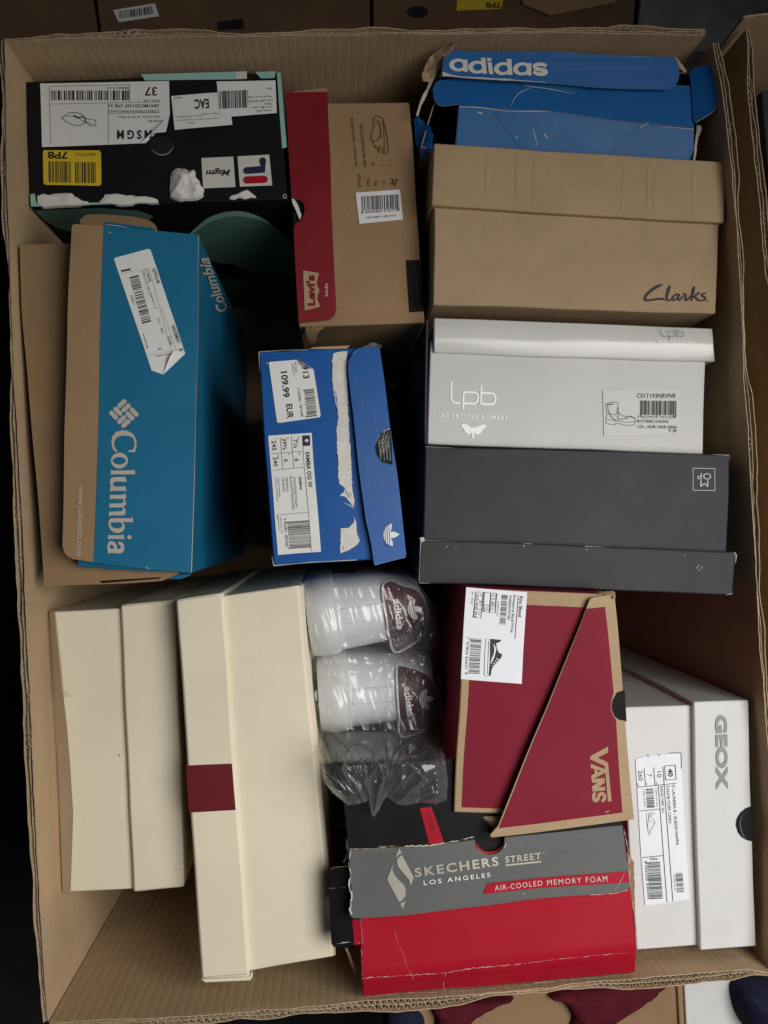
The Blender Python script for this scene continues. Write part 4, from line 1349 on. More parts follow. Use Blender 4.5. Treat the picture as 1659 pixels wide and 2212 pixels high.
class Heel:
    """Upright heel of a shoe: a runs from sole (0) to collar (1000), b across; both in measured units."""

    def __init__(self, ox, oy, ang, top):
        a = math.radians(ang)
        self.top = top
        self.n = Vector((0, 0, 1))
        o = at(*K2(K, (ox, oy)), top)
        self.O = o
        self.ex = (at(*K2(K, (ox + math.cos(a), oy + math.sin(a))), top) - o)
        self.ey = (at(*K2(K, (ox - math.sin(a), oy + math.cos(a))), top) - o)

    def half(self, a):
        t = a / 1000.0
        if a < 250:
            return 338 - 14 * ((a - 130) / 130.0) ** 2
        return lerp(316, 296, (t - 0.25) / 0.35) if t < 0.6 else lerp(296, 235, ((t - 0.6) / 0.4) ** 1.5)

    def crest(self, a):
        t = a / 1000.0
        if a < 250:
            return self.top - 0.004 * ((a - 125) / 125.0) ** 2
        if a < 275:
            return self.top - 0.0085
        return self.top - 0.0095 - 0.010 * (t - 0.27) ** 2 * 2 - (0.02 * ((t - 0.85) / 0.15) ** 2 if t > 0.85 else 0)

    def z(self, a, b):
        w = self.half(a)
        s = max(-1, min(1, b / w))
        return self.crest(a) - 0.046 * (1 - math.sqrt(max(0, 1 - abs(s) ** 2.3)))

    def W(self, a, b, dz=0.0):
        p = self.O + self.ex * a + self.ey * b
        return Vector((p.x, p.y, RIM + self.z(a, b) + dz))

    def ab(self, p):
        d = p - self.O
        det = self.ex.x * self.ey.y - self.ex.y * self.ey.x
        return ((d.x * self.ey.y - d.y * self.ey.x) / det, (self.ex.x * d.y - self.ex.y * d.x) / det)

    def hit(self, px, py, lift=0.0):
        h = self.top
        for _ in range(6):
            p = at(px, py, h)
            a, b = self.ab(p)
            h = self.z(a, b) + lift
        p = at(px, py, h)
        return p


def shoe(hl, label, tab, textpos, foil, seed):
    p = hl.O
    root = thing("sneaker", label, "sneaker", (p.x, p.y, RIM + BASE), "wrapped white sneakers", seed, 0.0005)

    def loft(name, a_list, m, inset=0.0, cap=True):
        bm = bmesh.new()
        R = []
        for a in a_list:
            ring = []
            w = hl.half(a)
            ths = [math.radians(-90 + 180 * k / 28) for k in range(29)]
            up = []
            for th in ths:
                b = w * math.sin(th) * 0.9995
                v = hl.W(a, b)
                up.append(v)
            legs = [0.3, 0.65, 1.0]
            zb = RIM + BASE + 0.002
            L = [Vector((up[0].x, up[0].y, lerp(up[0].z, zb, f))) for f in reversed(legs)]
            Rr = [Vector((up[-1].x, up[-1].y, lerp(up[-1].z, zb, f))) for f in legs]
            ring = [bm.verts.new(v) for v in L + up + Rr]
            R.append(ring)
        n = len(R[0])
        for j in range(len(R) - 1):
            for k in range(n):
                bm.faces.new((R[j][k], R[j][(k + 1) % n], R[j + 1][(k + 1) % n], R[j + 1][k]))
        if cap:
            bm.faces.new(R[0][::-1])
            bm.faces.new(R[-1])
        bmesh.ops.recalc_face_normals(bm, faces=bm.faces)
        return finish(name, bm, m, root, smooth=50)

    loft("sole", [0, 6, 25, 60, 110, 150, 180, 205, 215, 225, 240, 250, 262], 'rubber')
    up = loft("upper", [255, 275, 300, 340, 400, 480, 560, 640, 720, 800, 860, 910, 950, 975, 990], 'leather')
    # heel strip between two seams, with stitches
    for b0 in (-60, 45):
        i = Ink(hl, K, 0.0008)
        for k in range(22):
            a0 = 285 + k * 15.5
            i.v += [hl.W(a0, b0 - 3, .0007), hl.W(a0 + 9, b0 - 3, .0007), hl.W(a0 + 9, b0 + 3, .0007), hl.W(a0, b0 + 3, .0007)]
            n = len(i.v)
            i.f.append((n - 4, n - 3, n - 2, n - 1))
        i.build("stitching", 'grey_ink', up)
    bm = bmesh.new()
    ends = []
    for k in range(13):
        a = 280 + k * 27.5
        r = [bm.verts.new(hl.W(a, b, dz)) for b, dz in ((-74, 0.0), (-70, .0012), (52, .0012), (60, 0.0002))]
        ends.append(r)
    for k in range(12):
        for j in range(3):
            bm.faces.new((ends[k][j], ends[k][j + 1], ends[k + 1][j + 1], ends[k + 1][j]))
    bmesh.ops.recalc_face_normals(bm, faces=bm.faces)
    finish("heel_strip", bm, 'leather', root)
    # heel tab
    hl.n = Vector((0, 0, 1))
    tb = panel("heel_tab", hl, K, smooth_pts(tab, 3), 0.002, 'burgundy', root, lift=0.0030, maxlen=0.006)
    rim = Ink(hl, K, 0.0034).l(smooth_pts(tab, 3), 16, 0, True)
    rim.build("piping", 'leather', tb, 0.006)
    i = Ink(hl, K, 0.0040)
    w_ = Ink(hl, K, 0.0045)
    (lx, ly, la, R_) = foil
    trefoil(i, w_, lx, ly, R_, la)
    (tx, ty, tL, tH, ta) = textpos
    v, f = text_geo("adidas", 0.035)
    a_ = math.radians(ta)
    n = len(i.v)
    for x, y in v:
        u_, v_ = (x - .5) * tL, (y - .5) * tH
        i.v.append(i._w(tx + math.cos(a_) * u_ + math.sin(a_) * v_, ty + math.sin(a_) * u_ - math.cos(a_) * v_))
    i.f += [tuple(k + n for k in q_) for q_ in f]
    i.build("logo", 'paper', tb, 0.004)
    w_.build("logo_stripes", 'burgundy', tb, 0.004)
    return root


h1 = Heel(72, 505, -8, -0.030)
shoe(h1, "upper white sneaker with burgundy heel tab, heel up inside the clear bag", [(690, 200), (720, 160), (780, 155), (850, 190), (945, 215), (1005, 265), (1045, 360), (1060, 470), (1048, 555), (995, 630), (900, 700), (785, 740), (740, 600), (715, 420), (692, 280)],
     (818, 430, 250, 62, 82), (935, 392, -8, 92), 21)
h2 = Heel(165, 1145, -4, -0.040)
shoe(h2, "lower white sneaker with burgundy heel tab, partly covered by crumpled film", [(805, 860), (850, 850), (960, 880), (1050, 920), (1105, 990), (1135, 1100), (1128, 1210), (1085, 1310), (1000, 1390), (838, 1430), (820, 1250), (808, 1050)],
     (905, 1145, 250, 62, 84), (1030, 1130, -6, 92), 22)

# clear film bag around both
outl = [(62, 200), (120, 130), (300, 95), (700, 90), (850, 110), (1000, 200), (1100, 330), (1205, 430), (1245, 600), (1200, 880), (1185, 1100), (1170, 1450), (1200, 1600), (1225, 1800), (1215, 1960), (1120, 1990), (1000, 1975), (880, 2000), (790, 1985), (722, 1930), (695, 1960), (660, 2040), (608, 2105), (585, 2040), (565, 1965), (480, 1990), (400, 1995), (280, 1900), (200, 1795), (165, 1600), (140, 1300), (85, 1040), (95, 800), (75, 600), (60, 400)]
c0 = at(*K2(K, (640, 1000)), -0.1)
bagroot = thing("plastic_bag", "crumpled clear plastic bag wrapped around the two white sneakers", "plastic bag", (c0.x, c0.y, RIM + BASE), None, 23, 0.0)


def inside(x, y, poly):
    c = False
    j = len(poly) - 1
    for k in range(len(poly)):
        xi, yi = poly[k]
        xj, yj = poly[j]
        if (yi > y) != (yj > y) and x < (xj - xi) * (y - yi) / (yj - yi) + xi:
            c = not c
        j = k
    return c


def edge_d(x, y, poly):
    best = 1e9
    for k in range(len(poly)):
        ax_, ay_ = poly[k]
        bx_, by_ = poly[(k + 1) % len(poly)]
        dx, dy = bx_ - ax_, by_ - ay_
        t = max(0, min(1, ((x - ax_) * dx + (y - ay_) * dy) / (dx * dx + dy * dy)))
        best = min(best, math.hypot(x - ax_ - t * dx, y - ay_ - t * dy))
    return best


folds = [((165, 430), (250, 720), (350, 960), (440, 1160)), ((95, 490), (110, 700), (90, 1040)), ((120, 520), (170, 700), (240, 950)), ((160, 1170), (260, 1370), (420, 1540)), ((420, 1520), (480, 1480), (600, 1560), (690, 1750)),
         ((730, 470), (770, 560), (760, 680), (790, 730)), ((880, 520), (860, 640), (840, 740)), ((960, 520), (930, 660), (870, 770)), ((900, 770), (960, 790), (1000, 800)), ((990, 440), (960, 560)), ((1050, 540), (1100, 580), (1060, 700), (1160, 860)),
         ((820, 1040), (760, 1120), (800, 1230), (810, 1490)), ((700, 820), (720, 1100), (700, 1400), (720, 1750)), ((900, 830), (850, 980)), ((1180, 880), (1170, 1100)), ((400, 1560), (370, 1700), (410, 1800)), ((520, 1600), (560, 1800), (600, 2080)), ((690, 1780), (640, 1950), (610, 2090)),
         ((1120, 1310), (900, 1480), (780, 1560)), ((200, 1790), (350, 1900), (420, 1990)), ((890, 1650), (1040, 1800)), ((1110, 340), (1200, 430)), ((170, 960), (210, 1050)), ((230, 1230), (300, 1400))]


def fold_h(x, y):
    r = 0.0
    for k, fl_ in enumerate(folds):
        for s_ in range(len(fl_) - 1):
            ax_, ay_ = fl_[s_]
            bx_, by_ = fl_[s_ + 1]
            dx, dy = bx_ - ax_, by_ - ay_
            t = max(0, min(1, ((x - ax_) * dx + (y - ay_) * dy) / (dx * dx + dy * dy)))
            d = math.hypot(x - ax_ - t * dx, y - ay_ - t * dy)
            if d < 17:
                r = max(r, (1 - d / 17) ** 1.2 * (0.0070 if k < 5 else 0.0048))
    return r


step = 6
bm = bmesh.new()
V = {}
xs = list(range(40, 1270, step))
ys = list(range(80, 2120, step))
for ix, x in enumerate(xs):
    for iy, y in enumerate(ys):
        if not inside(x, y, outl):
            continue
        d = edge_d(x, y, outl)
        p = at(*K2(K, (x, y)), -0.03)
        zs = -0.30
        for hl in (h1, h2):
            a, b = hl.ab(p)
            aa = max(0, min(985, a))
            w = hl.half(aa)
            if abs(b) < w * 0.999 and -30 < a < 1015:
                zs = max(zs, hl.z(aa, b))
        up_ = max(0.0, min(1.0, (y - 1370) / 300.0))
        up_ = up_ * up_ * (3 - 2 * up_)
        env = -0.036 - 0.012 * (y / 1500.0)
        if 700 < y < 900:
            env -= 0.006 * math.sin((y - 700) / 200.0 * math.pi)
        if x > 1030:
            env -= 0.05 * ((x - 1030) / 200.0) * (1 - up_)
        env = lerp(env - 0.025 * (1 - min(1, d / 120.0)) ** 1.5, 0.030 + 0.012 * min(1, d / 90.0), up_)
        z = max(zs + 0.0065, env)
        v = Vector((x / 150.0, y / 150.0, 3.0))
        busy = max(0.0, min(1.0, max((x - 660) / 120.0, (y - 1400) / 120.0)))
        # creases run along the bag, fan out of the pinched tail and out of the knot beside the tabs
        rT = math.hypot(x - 610, y - 2130)
        aT = math.atan2(x - 610, 2130 - y)
        nT = (1 - abs(noise.noise(Vector((aT * 3.4, rT / 420.0, 2.0))))) ** 3.5
        nT += 0.22 * (1 - abs(noise.noise(Vector((aT * 11, rT / 300.0, 6.0))))) ** 5
        rK = math.hypot(x - 870, y - 790)
        aK = math.atan2(x - 870, y - 790)
        nK = (1 - abs(noise.noise(Vector((math.cos(aK) * 2.4, math.sin(aK) * 2.4, 1 + rK / 260.0))))) ** 6
        nL = (1 - abs(noise.noise(Vector(((x - 0.22 * y) / 95.0, y / 520.0, 8.0))))) ** 9
        wT = max(0.0, min(1.0, (y - 1380) / 200.0))
        wK = max(0.0, 1 - rK / 420.0)
        rg = 0.0060 * nT * wT * min(1, rT / 200.0) + 0.0060 * nK * wK + 0.0016 * nL * (1 - wT) * (0.35 + busy)
        z += fold_h(x, y) + rg + 0.0016 * noise.noise(v * 1.1) + 0.0016 * noise.noise(Vector(((x - 0.25 * y) / 75.0, (y + 0.25 * x) / 480.0, 5.0))) + 0.0005 * noise.noise(Vector(((x - 0.3 * y) / 30.0, y / 330.0, 9.0)))
        p = at(*K2(K, (x, y)), z)
        V[(ix, iy)] = bm.verts.new(p)
for (ix, iy), v in list(V.items()):
    q_ = [V.get((ix, iy)), V.get((ix + 1, iy)), V.get((ix + 1, iy + 1)), V.get((ix, iy + 1))]
    if all(q_):
        bm.faces.new(q_[::-1])
be = [e for e in bm.edges if e.is_boundary]
ret = bmesh.ops.extrude_edge_only(bm, edges=be)
nv = [e for e in ret['geom'] if isinstance(e, bmesh.types.BMVert)]
cxy = at(*K2(K, (620, 1000)), -0.1)
for v in nv:
    low_ = v.co.z < RIM - 0.01
    v.co.z -= (0.045 + 0.02 * noise.noise(v.co * 30)) if low_ else 0.006
    v.co.x += (cxy.x - v.co.x) * 0.05
    v.co.y += (cxy.y - v.co.y) * 0.03
be = [e for e in bm.edges if e.is_boundary]
ret = bmesh.ops.extrude_edge_only(bm, edges=be)
for v in [e for e in ret['geom'] if isinstance(e, bmesh.types.BMVert)]:
    v.co.z = max(RIM + BASE + 0.01, v.co.z - 0.2) if v.co.z < RIM - 0.01 else v.co.z - 0.003
bmesh.ops.recalc_face_normals(bm, faces=bm.faces)
FILM = finish("film", bm, 'film', bagroot, smooth=75)

# ================================================================== wine red and kraft box
K = crop(0.2778, 937.0, 1244.2)
root = thing("shoe_box", "wine red and kraft shoe box with diagonal flap, standing on end beside the wrapped sneakers", "shoe box", mid(K, [(245, 85), (1555, 1900)]), GB, 24)
HB = 0.026
q = [(245, 86), (1396, 142), (1540, 1880), (150, 1836)]
S = Surf.px(K, q, HB)
slab("body", rows_of(q, HB), BASE, ('kraft', 'wine'), root, K, bevel=0.002)
Ink(S, K, 0.0004).p([(312, 202), (1330, 250), (1465, 1842), (215, 1792), (245, 1300), (276, 800)]).build("red_print", 'wine', root, 0.025)
SF = Surf.px(K, [(1212, 182), (1404, 142), (1557, 1896), (440, 2030)], [HB + 0.007, HB + 0.003, HB + 0.004, HB + 0.014])
hp = [(1468, 890), (1420, 905), (1385, 968), (1378, 1030), (1400, 1090), (1440, 1120), (1486, 1126)]
fl = [(1208, 200), (1218, 180), (1242, 166), (1404, 142), (1440, 560)] + hp + [(1520, 1500), (1557, 1896), (1000, 1965), (455, 2031), (438, 2022), (440, 2008), (500, 1940), (560, 1790), (900, 970)]
ff = panel("diagonal_flap", SF, K, fl, 0.0022, 'kraft', root, edge='kraft')
rp = [(1190, 252), (1330, 237), (1395, 905), (1379, 960), (1372, 1030), (1392, 1090), (1412, 1112), (1466, 1842), (505, 1957), (560, 1820), (900, 990)]
Ink(SF, K, 0.0004).p(rp).build("red_print", 'wine', ff, 0.025)
Ink(S, K, 0.0010).p([(1480, 885), (1415, 900), (1380, 965), (1372, 1030), (1395, 1095), (1435, 1125), (1495, 1130)]).build("finger_hole", 'hole', root)
i = Ink(SF, K, 0.0008)
i.p([(1350, 1322), (1352, 1368), (1270, 1411), (1338, 1440), (1352, 1450), (1380, 1750), (1352, 1754), (1326, 1474), (1212, 1424), (1212, 1400)])
i.p([(1216, 1458), (1336, 1502), (1338, 1524), (1222, 1584), (1220, 1548), (1300, 1513), (1217, 1492)]).l([(1256, 1490), (1259, 1546)], 22)
i.l([(1228, 1592), (1326, 1584)], 30).l([(1320, 1590), (1234, 1652)], 34).l([(1230, 1660), (1330, 1652)], 30)
i.l([(1302, 1752), (1322, 1735), (1324, 1705), (1304, 1690), (1284, 1700), (1276, 1725), (1262, 1745), (1245, 1738), (1240, 1705), (1254, 1682)], [22, 26, 26, 26, 26, 26, 26, 26, 26, 22], 3)
i.build("lettering", 'kraft', ff)
panel("corner_gusset", Surf.px(K, [(350, 1850), (560, 1850), (440, 2020), (430, 2020)], [HB - 0.006, HB - 0.002, HB + 0.008, HB - 0.02]), K, [(355, 1864), (540, 1868), (500, 1930), (445, 2005), (425, 1995)], 0.002, 'kraft', root)
panel("crushed_corner", Surf.px(K, [(1270, 105), (1415, 105), (1415, 160), (1270, 160)], [HB - 0.012, HB - 0.006, HB + .004, HB + .002]), K, [(1268, 124), (1330, 118), (1390, 112), (1413, 128), (1408, 148), (1390, 158), (1300, 140)], 0.003, 'kraft', root, jag=3, bend=crumple, maxlen=0.006)
Ink(SF, K, 0.0006).l([(1330, 1840), (1358, 1826)], [3, 7]).build("scuff", 'offwhite_dim', ff)
lb = sticker("size_label", S, K, [(245, 87), (725, 122), (683, 838), (208, 800)], 'paper_cool', root)
i = Ink(S, K, 0.0013)
a_ = 93.5
i.t("Knu Skool", 675, 234, 162, 27, a_, 0.025).t("Rhinestone Black/White", 617, 290, 292, 22, a_, 0.005).t("VN000D75Y281", 588, 240, 195, 20, a_, 0.01).bars(540, 257, 228, 48, a_, 30, seed=51).t("*52009/41637*", 494, 252, 120, 12, a_)
i.t("11.0", 455, 185, 74, 26, a_, 0.015).t("US", 452, 250, 24, 12, a_).t("MEN", 432, 252, 34, 12, a_).t("US", 410, 254, 24, 12, a_).t("WMN", 392, 255, 34, 12, a_)
i.t("UK", 362, 148, 24, 12, a_).t("10.0", 332, 160, 50, 20, a_, 0.012).t("EUR", 356, 215, 32, 12, a_).t("44.5", 328, 228, 50, 20, a_, 0.012).t("CM", 350, 290, 24, 12, a_).t("29.0", 322, 296, 50, 20, a_, 0.012).t("SJV - 05/25", 291, 170, 95, 15, a_)
i.l([(437, 130), (482, 134), (473, 284), (428, 280)], 5, 0, True).l([(387, 126), (437, 130), (428, 280), (378, 275)], 4, 0, True).l([(432, 228), (476, 232)], 4).l([(382, 224), (430, 228)], 4)
i.l([(318, 122), (378, 126), (362, 326), (304, 320)], 4, 0, True).l([(312, 192), (372, 196)], 4).l([(308, 256), (368, 260)], 4)
i.l([(655, 150), (632, 485)], 5)
i.build("lettering", 'black_ink', lb)
Ink(S, K, 0.0013).bars(318, 620, 272, 84, a_, 34, 12, seed=53).t("1  97804 65637  9", 255, 618, 292, 18, a_).build("barcode", 'black_ink', lb)
i = Ink(S, K, 0.0013)
i.p([(440, 484), (520, 492), (522, 502), (500, 515), (478, 520), (490, 560), (505, 592), (532, 605), (525, 630), (500, 660), (470, 690), (448, 720), (440, 770), (424, 772), (432, 700), (438, 600)])
i.l([(402, 484), (440, 486), (436, 740), (425, 772), (398, 774), (388, 765), (392, 640), (402, 484)], 3)
i.l([(425, 500), (415, 760)], 3).l([(470, 500), (488, 540)], 4)
i.build("shoe_drawing", 'black_ink', lb)
Ink(S, K, 0.0017).l([(462, 525), (475, 560), (470, 600), (455, 640), (440, 680)], [4, 14, 12, 14, 4], 3).seg((452, 690, 470, 705), (462, 672, 482, 688), (474, 654, 494, 670), (484, 636, 505, 650), w=7).build("shoe_highlights", 'paper_cool', lb)

# ================================================================== red and grey box
K = crop(0.4351, 691.2, 1720.3)
root = thing("shoe_box", "battered red shoe box with grey torn flap and black lid, at the bottom", "shoe box", mid(K, [(205, 300), (1560, 870)]), GB, 25, 0.0026)
HB = 0.008
rows = [[(190, 420, HB + 0.004), (1515, 300, HB + 0.004)], [(206, 640, HB + 0.004), (1545, 500, HB + 0.004)], [(211, 905, HB + 0.006), (1574, 772, HB + 0.006)], [(214, 993, HB - 0.010), (1562, 876, HB - 0.010)]]
slab("body", rows, BASE, ('red', 'red'), root, K)
S = Surf.px(K, [(206, 640), (1545, 500), (1574, 772), (211, 905)], [HB + 0.004, HB + 0.004, HB + 0.006, HB + 0.006])
i = Ink(S, K, 0.0006)
def crack(ink, pts, w, sd, amp=2.5):
    r_ = random.Random(sd)
    o, ws = [], []
    for a in range(len(pts) - 1):
        p, r = Vector(pts[a]), Vector(pts[a + 1])
        m_ = max(2, int((r - p).length / 9))
        for k in range(m_):
            e = p.lerp(r, k / m_)
            o.append((e.x + r_.uniform(-amp, amp) * .5, e.y + r_.uniform(-amp, amp)))
            ws.append(w * 0.75 * max(0.04, 0.55 + 1.3 * noise.noise(Vector((e.x * 0.03, e.y * 0.03, sd))) + r_.uniform(-0.35, 0.35)))
    ink.l(o, ws)


crack(i, [(213, 903), (440, 884), (620, 874), (760, 852), (1030, 826)], 6, 1)
crack(i, [(1030, 824), (1340, 795), (1570, 772)], 3.5, 2, 1.5)
crack(i, [(205, 610), (208, 700), (211, 780), (213, 900)], 5, 4)
crack(i, [(370, 670), (392, 745), (415, 780), (430, 830), (470, 915)], 3, 5)
crack(i, [(1545, 520), (1560, 600), (1572, 770)], 4, 6)
i.build("cracks", 'red_scratch', root)
S_ = Surf.px(K, [(211, 905), (1574, 772), (1562, 876), (214, 993)], [HB + 0.006, HB + 0.006, HB - 0.010, HB - 0.010])
i = Ink(S_, K, 0.0008)
crack(i, [(628, 872), (612, 930), (625, 972)], 7, 7, 4)
crack(i, [(1060, 920), (1150, 914), (1230, 906)], 9, 8, 2)
crack(i, [(214, 991), (400, 974), (600, 970)], 4, 9, 1)
crack(i, [(640, 968), (1060, 925)], 3, 10, 1)
crack(i, [(1240, 905), (1560, 878)], 3, 11, 1)
i.build("cracks", 'red_scratch', root)
# black lid top
ST2 = Surf.px(K, [(96, -140), (1460, -250), (1495, 140), (140, 266)], [HB + 0.010, HB + 0.010, HB + 0.014, HB + 0.014])
lt = panel("lid_top", ST2, K, [(96, -140), (1440, -250), (1496, 142), (915, 196), (905, 170), (770, 185), (770, 205), (142, 264)], 0.0025, 'black_card', root)
Ink(ST2, K, 0.0006).p([(496, 50), (553, 45), (613, 226), (540, 232)]).build("red_ribbon_print", 'red', lt, 0.02)
Ink(ST2, K, 0.0010).t("FOAM", 548, 118, 82, 26, 74, 0.01).build("lettering", 'wine', lt)
i = Ink(ST2, K, 0.0012)
crack(i, [(145, 262), (250, 258), (330, 246)], 4, 20, 2)
crack(i, [(420, 240), (530, 236), (620, 222), (700, 206), (768, 192)], 9, 21, 3)
crack(i, [(280, 244), (400, 236)], 3, 22, 2)
i.build("edge_wear", 'torn', lt)
# grey front flap with round notch
SG = Surf.px(K, [(148, 268), (1496, 144), (1535, 470), (162, 606)], [HB + 0.015, HB + 0.015, HB + 0.016, HB + 0.018])
notch = [(842 + 76 * math.cos(a), 222 + 66 * math.sin(a)) for a in [math.radians(d_) for d_ in range(172, -12, -12)]]
gf = panel("front_flap", SG, K, [(148, 272), (400, 248), (620, 228), (766, 212)] + notch + [(920, 200), (1200, 172), (1496, 144), (1515, 290), (1532, 420), (1535, 442), (1518, 470), (1300, 495), (800, 548), (400, 590), (205, 606), (165, 606), (150, 590), (158, 480), (146, 380)], 0.003, 'mid_grey', root, edge='kraft')
Ink(S if False else SG, K, -0.0090).p(ell(842, 205, 84, 84)).build("finger_hole", 'hole', root)
Ink(SG, K, -0.0040).l([(772, 232), (800, 275), (842, 288), (890, 275), (914, 240)], [2, 14, 18, 16, 2], 4).build("hole_rim", 'red', root)
G3 = crop(0.23146, 814.1, 1812.5)
i = Ink(SG, G3, 0.0006)
i.p([(205, 68), (228, 118), (195, 140), (168, 172)]).p([(232, 135), (345, 350), (318, 425), (300, 370), (240, 300), (200, 250), (185, 205), (192, 165)]).p([(148, 232), (95, 370), (208, 582), (240, 560), (268, 520), (272, 470), (255, 420), (200, 370), (160, 320), (145, 285)]).p([(270, 560), (240, 648), (215, 592), (245, 580)])
i.t("SKECHERS", 742, 252, 790, 92, -8, 0.03, 0, 1.25).t("STREET", 1370, 168, 345, 66, -5.5, 0.025, 0, 1.2).l([(1202, 240), (1545, 210)], 17).t("TM", 1562, 128, 30, 16, -5)
i.build("foil_logo", 'silver', gf)
Ink(SG, G3, 0.0006).t("LOS ANGELES", 745, 368, 625, 44, -7, 0.015, 0, 1.4).build("lettering", 'paper', gf)
rs = Ink(SG, K, 0.0005).p([(830, 432), (1522, 373), (1531, 425), (808, 487)]).build("red_stripe", 'red', gf, 0.03)
Ink(SG, K, 0.0010).t("AIR-COOLED MEMORY FOAM", 1143, 432, 556, 28, -5, 0.0, 0, 1.25).build("stripe_lettering", 'offwhite', gf)
i = Ink(SG, K, 0.0012)
crack(i, [(150, 275), (140, 330), (152, 400), (142, 440), (160, 500), (150, 560), (162, 600)], 10, 31, 5)
crack(i, [(1505, 380), (1480, 430), (1450, 472)], 3, 32, 2)
crack(i, [(1015, 482), (1022, 502)], 3, 33, 1)
crack(i, [(890, 498), (892, 512)], 3, 34, 1)
crack(i, [(1340, 488), (1440, 480), (1530, 462)], 4, 35, 2)
crack(i, [(1532, 440), (1530, 300), (1498, 146)], 4, 36, 2)
crack(i, [(912, 250), (930, 215)], 5, 37, 4)
i.build("wear", 'torn', gf)
STB = Surf.px(K, [(45, 355), (215, 350), (220, 740), (60, 750)], [HB + 0.004, HB + 0.012, HB + 0.006, HB])
tb = panel("side_tab", STB, K, [(45, 390), (50, 375), (65, 363), (142, 354), (160, 480), (165, 600), (204, 606), (216, 734), (90, 750), (72, 742), (62, 728), (50, 560)], 0.0016, 'black_card', root, edge='torn')
Ink(STB, K, 0.0006).p([(164, 612), (202, 608), (214, 734), (176, 736)]).build("red_stripe", 'red', tb)
i = Ink(STB, K, 0.0010)
crack(i, [(66, 728), (120, 722), (176, 720), (214, 730)], 5, 40, 2)
crack(i, [(46, 462), (138, 456)], 1.5, 41, 1)
i.build("wear", 'torn', tb)
panel("crushed_corner", Surf.px(K, [(120, 200), (170, 200), (170, 290), (120, 290)], [HB, HB + .01, HB + .014, HB]), K, [(128, 215), (145, 208), (160, 222), (155, 258), (148, 285), (138, 300), (130, 260)], 0.002, 'torn', root, jag=3, bend=crumple, maxlen=0.004)
panel("ragged_edge", Surf.px(K, [(100, 280), (150, 280), (215, 1000), (140, 900)], [HB - .004, HB, HB - .02, HB - .02]), K, [(136, 290), (146, 300), (120, 335), (112, 330)], 0.001, 'torn', root, jag=2)
panel("ragged_edge", Surf.px(K, [(120, 740), (220, 740), (220, 960), (120, 960)], HB - 0.02), K, [(128, 752), (140, 756), (172, 830), (204, 930), (198, 930), (160, 840)], 0.001, 'kraft', root, jag=2)
panel("end_flap", Surf.px(K, [(1520, 270), (1565, 270), (1565, 575), (1540, 575)], HB - 0.004), K, [(1522, 280), (1558, 330), (1560, 420), (1564, 570), (1552, 560), (1530, 440)], 0.002, 'kraft_dark', root, jag=2)

# ================================================================== white box with grey capitals
K = crop(0.375, 1305.6, 1382.4)
root = thing("shoe_box", "white shoe box with grey capital letters and a half round finger hole, lower right corner", "shoe box", mid(K, [(100, 390), (873, 1765)]), GB, 26)
HB = -0.032
q = [(90, 392), (530, 374), (575, 1758), (186, 1787)]
S = Surf.px(K, q, HB)
slab("body", rows_of(q, HB), BASE, 'white', root, K)
q2 = [(512, 356), (828, 345), (874, 1766), (552, 1791)]
HL = HB + 0.008
SL = Surf.px(K, q2, HL)
ld = slab("lid", rows_of(q2, HL), BASE + 0.003, 'white', root, K)
Ink(SL, K, 0.0005).p([(847, 953), (815, 965), (785, 990), (765, 1022), (758, 1060), (770, 1102), (790, 1130), (820, 1148), (854, 1156)]).build("finger_hole", 'hole', ld)
Ink(SL, K, 0.0008).l([(795, 1000), (782, 1050), (795, 1110), (815, 1140)], [1, 3, 3, 1], 3).build("hole_rim", 'grey_ink', ld)
Ink(SL, K, 0.0006).t("GEOX", 673, 646, 432, 70, 88.2, 0.045).build("lettering", 'geox_grey', ld)
lb = sticker("size_label", S, K, [(176, 682), (240, 662), (440, 646), (487, 1490), (230, 1525)], 'paper_cool', root)
G7 = crop(0.15963, 1367.0, 1612.8)
i = Ink(S, G7, 0.0013)
a_ = 86.5
i.t("40", 510, 345, 112, 66, 87, 0.03).t("10", 358, 368, 84, 58, 87).t("7", 222, 380, 36, 58, 87).t("260", 98, 385, 140, 58, 87)
i.t("D LAURESSA B - SUEDE+NAPPA", 575, 922, 820, 38, 86.2, 0.008).t("D3624B 02285 C5004", 490, 778, 515, 36, 86.2).t("SAND NRF 261", 400, 708, 365, 36, 86.5).t("e-geox use only", 322, 680, 260, 26, 86.5)
i.t("mm", 62, 510, 50, 18, 87).t("uk", 190, 495, 36, 18, 87).t("us", 322, 488, 40, 18, 87)
i.build("lettering", 'black_ink', lb)
Ink(S, G7, 0.0013).bars(232, 692, 260, 105, 86, 20, seed=61).t("1263 5202", 152, 690, 235, 18, 86).build("barcode", 'black_ink', lb)
Ink(S, G7, 0.0013).bars(625, 1828, 255, 100, 86, 22, seed=63).t("47265 6101", 556, 1830, 215, 16, 86).build("barcode", 'black_ink', lb)
i = Ink(S, G7, 0.0013)
i.bars(290, 1800, 490, 175, 86.5, 34, 10, seed=62).t("8 056206 350090", 185, 1795, 500, 26, 86.5).t("EAN", 280, 1515, 90, 36, 0)
i.build("barcode", 'black_ink', lb)
i = Ink(S, G7, 0.0013)
i.l([(430, 252), (572, 242), (588, 436), (444, 446)], 8, 0, True).seg((62, 542, 590, 490), (408, 258, 425, 505), (425, 505, 528, 2080), (345, 520, 448, 2088), (82, 870, 365, 842), (126, 1500, 408, 1468), (148, 285, 170, 530), (280, 270, 300, 515), (500, 80, 650, 75), (650, 75, 658, 290), (200, 95, 204, 135), (352, 88, 356, 122), w=8)
i.build("rules", 'black_ink', lb)
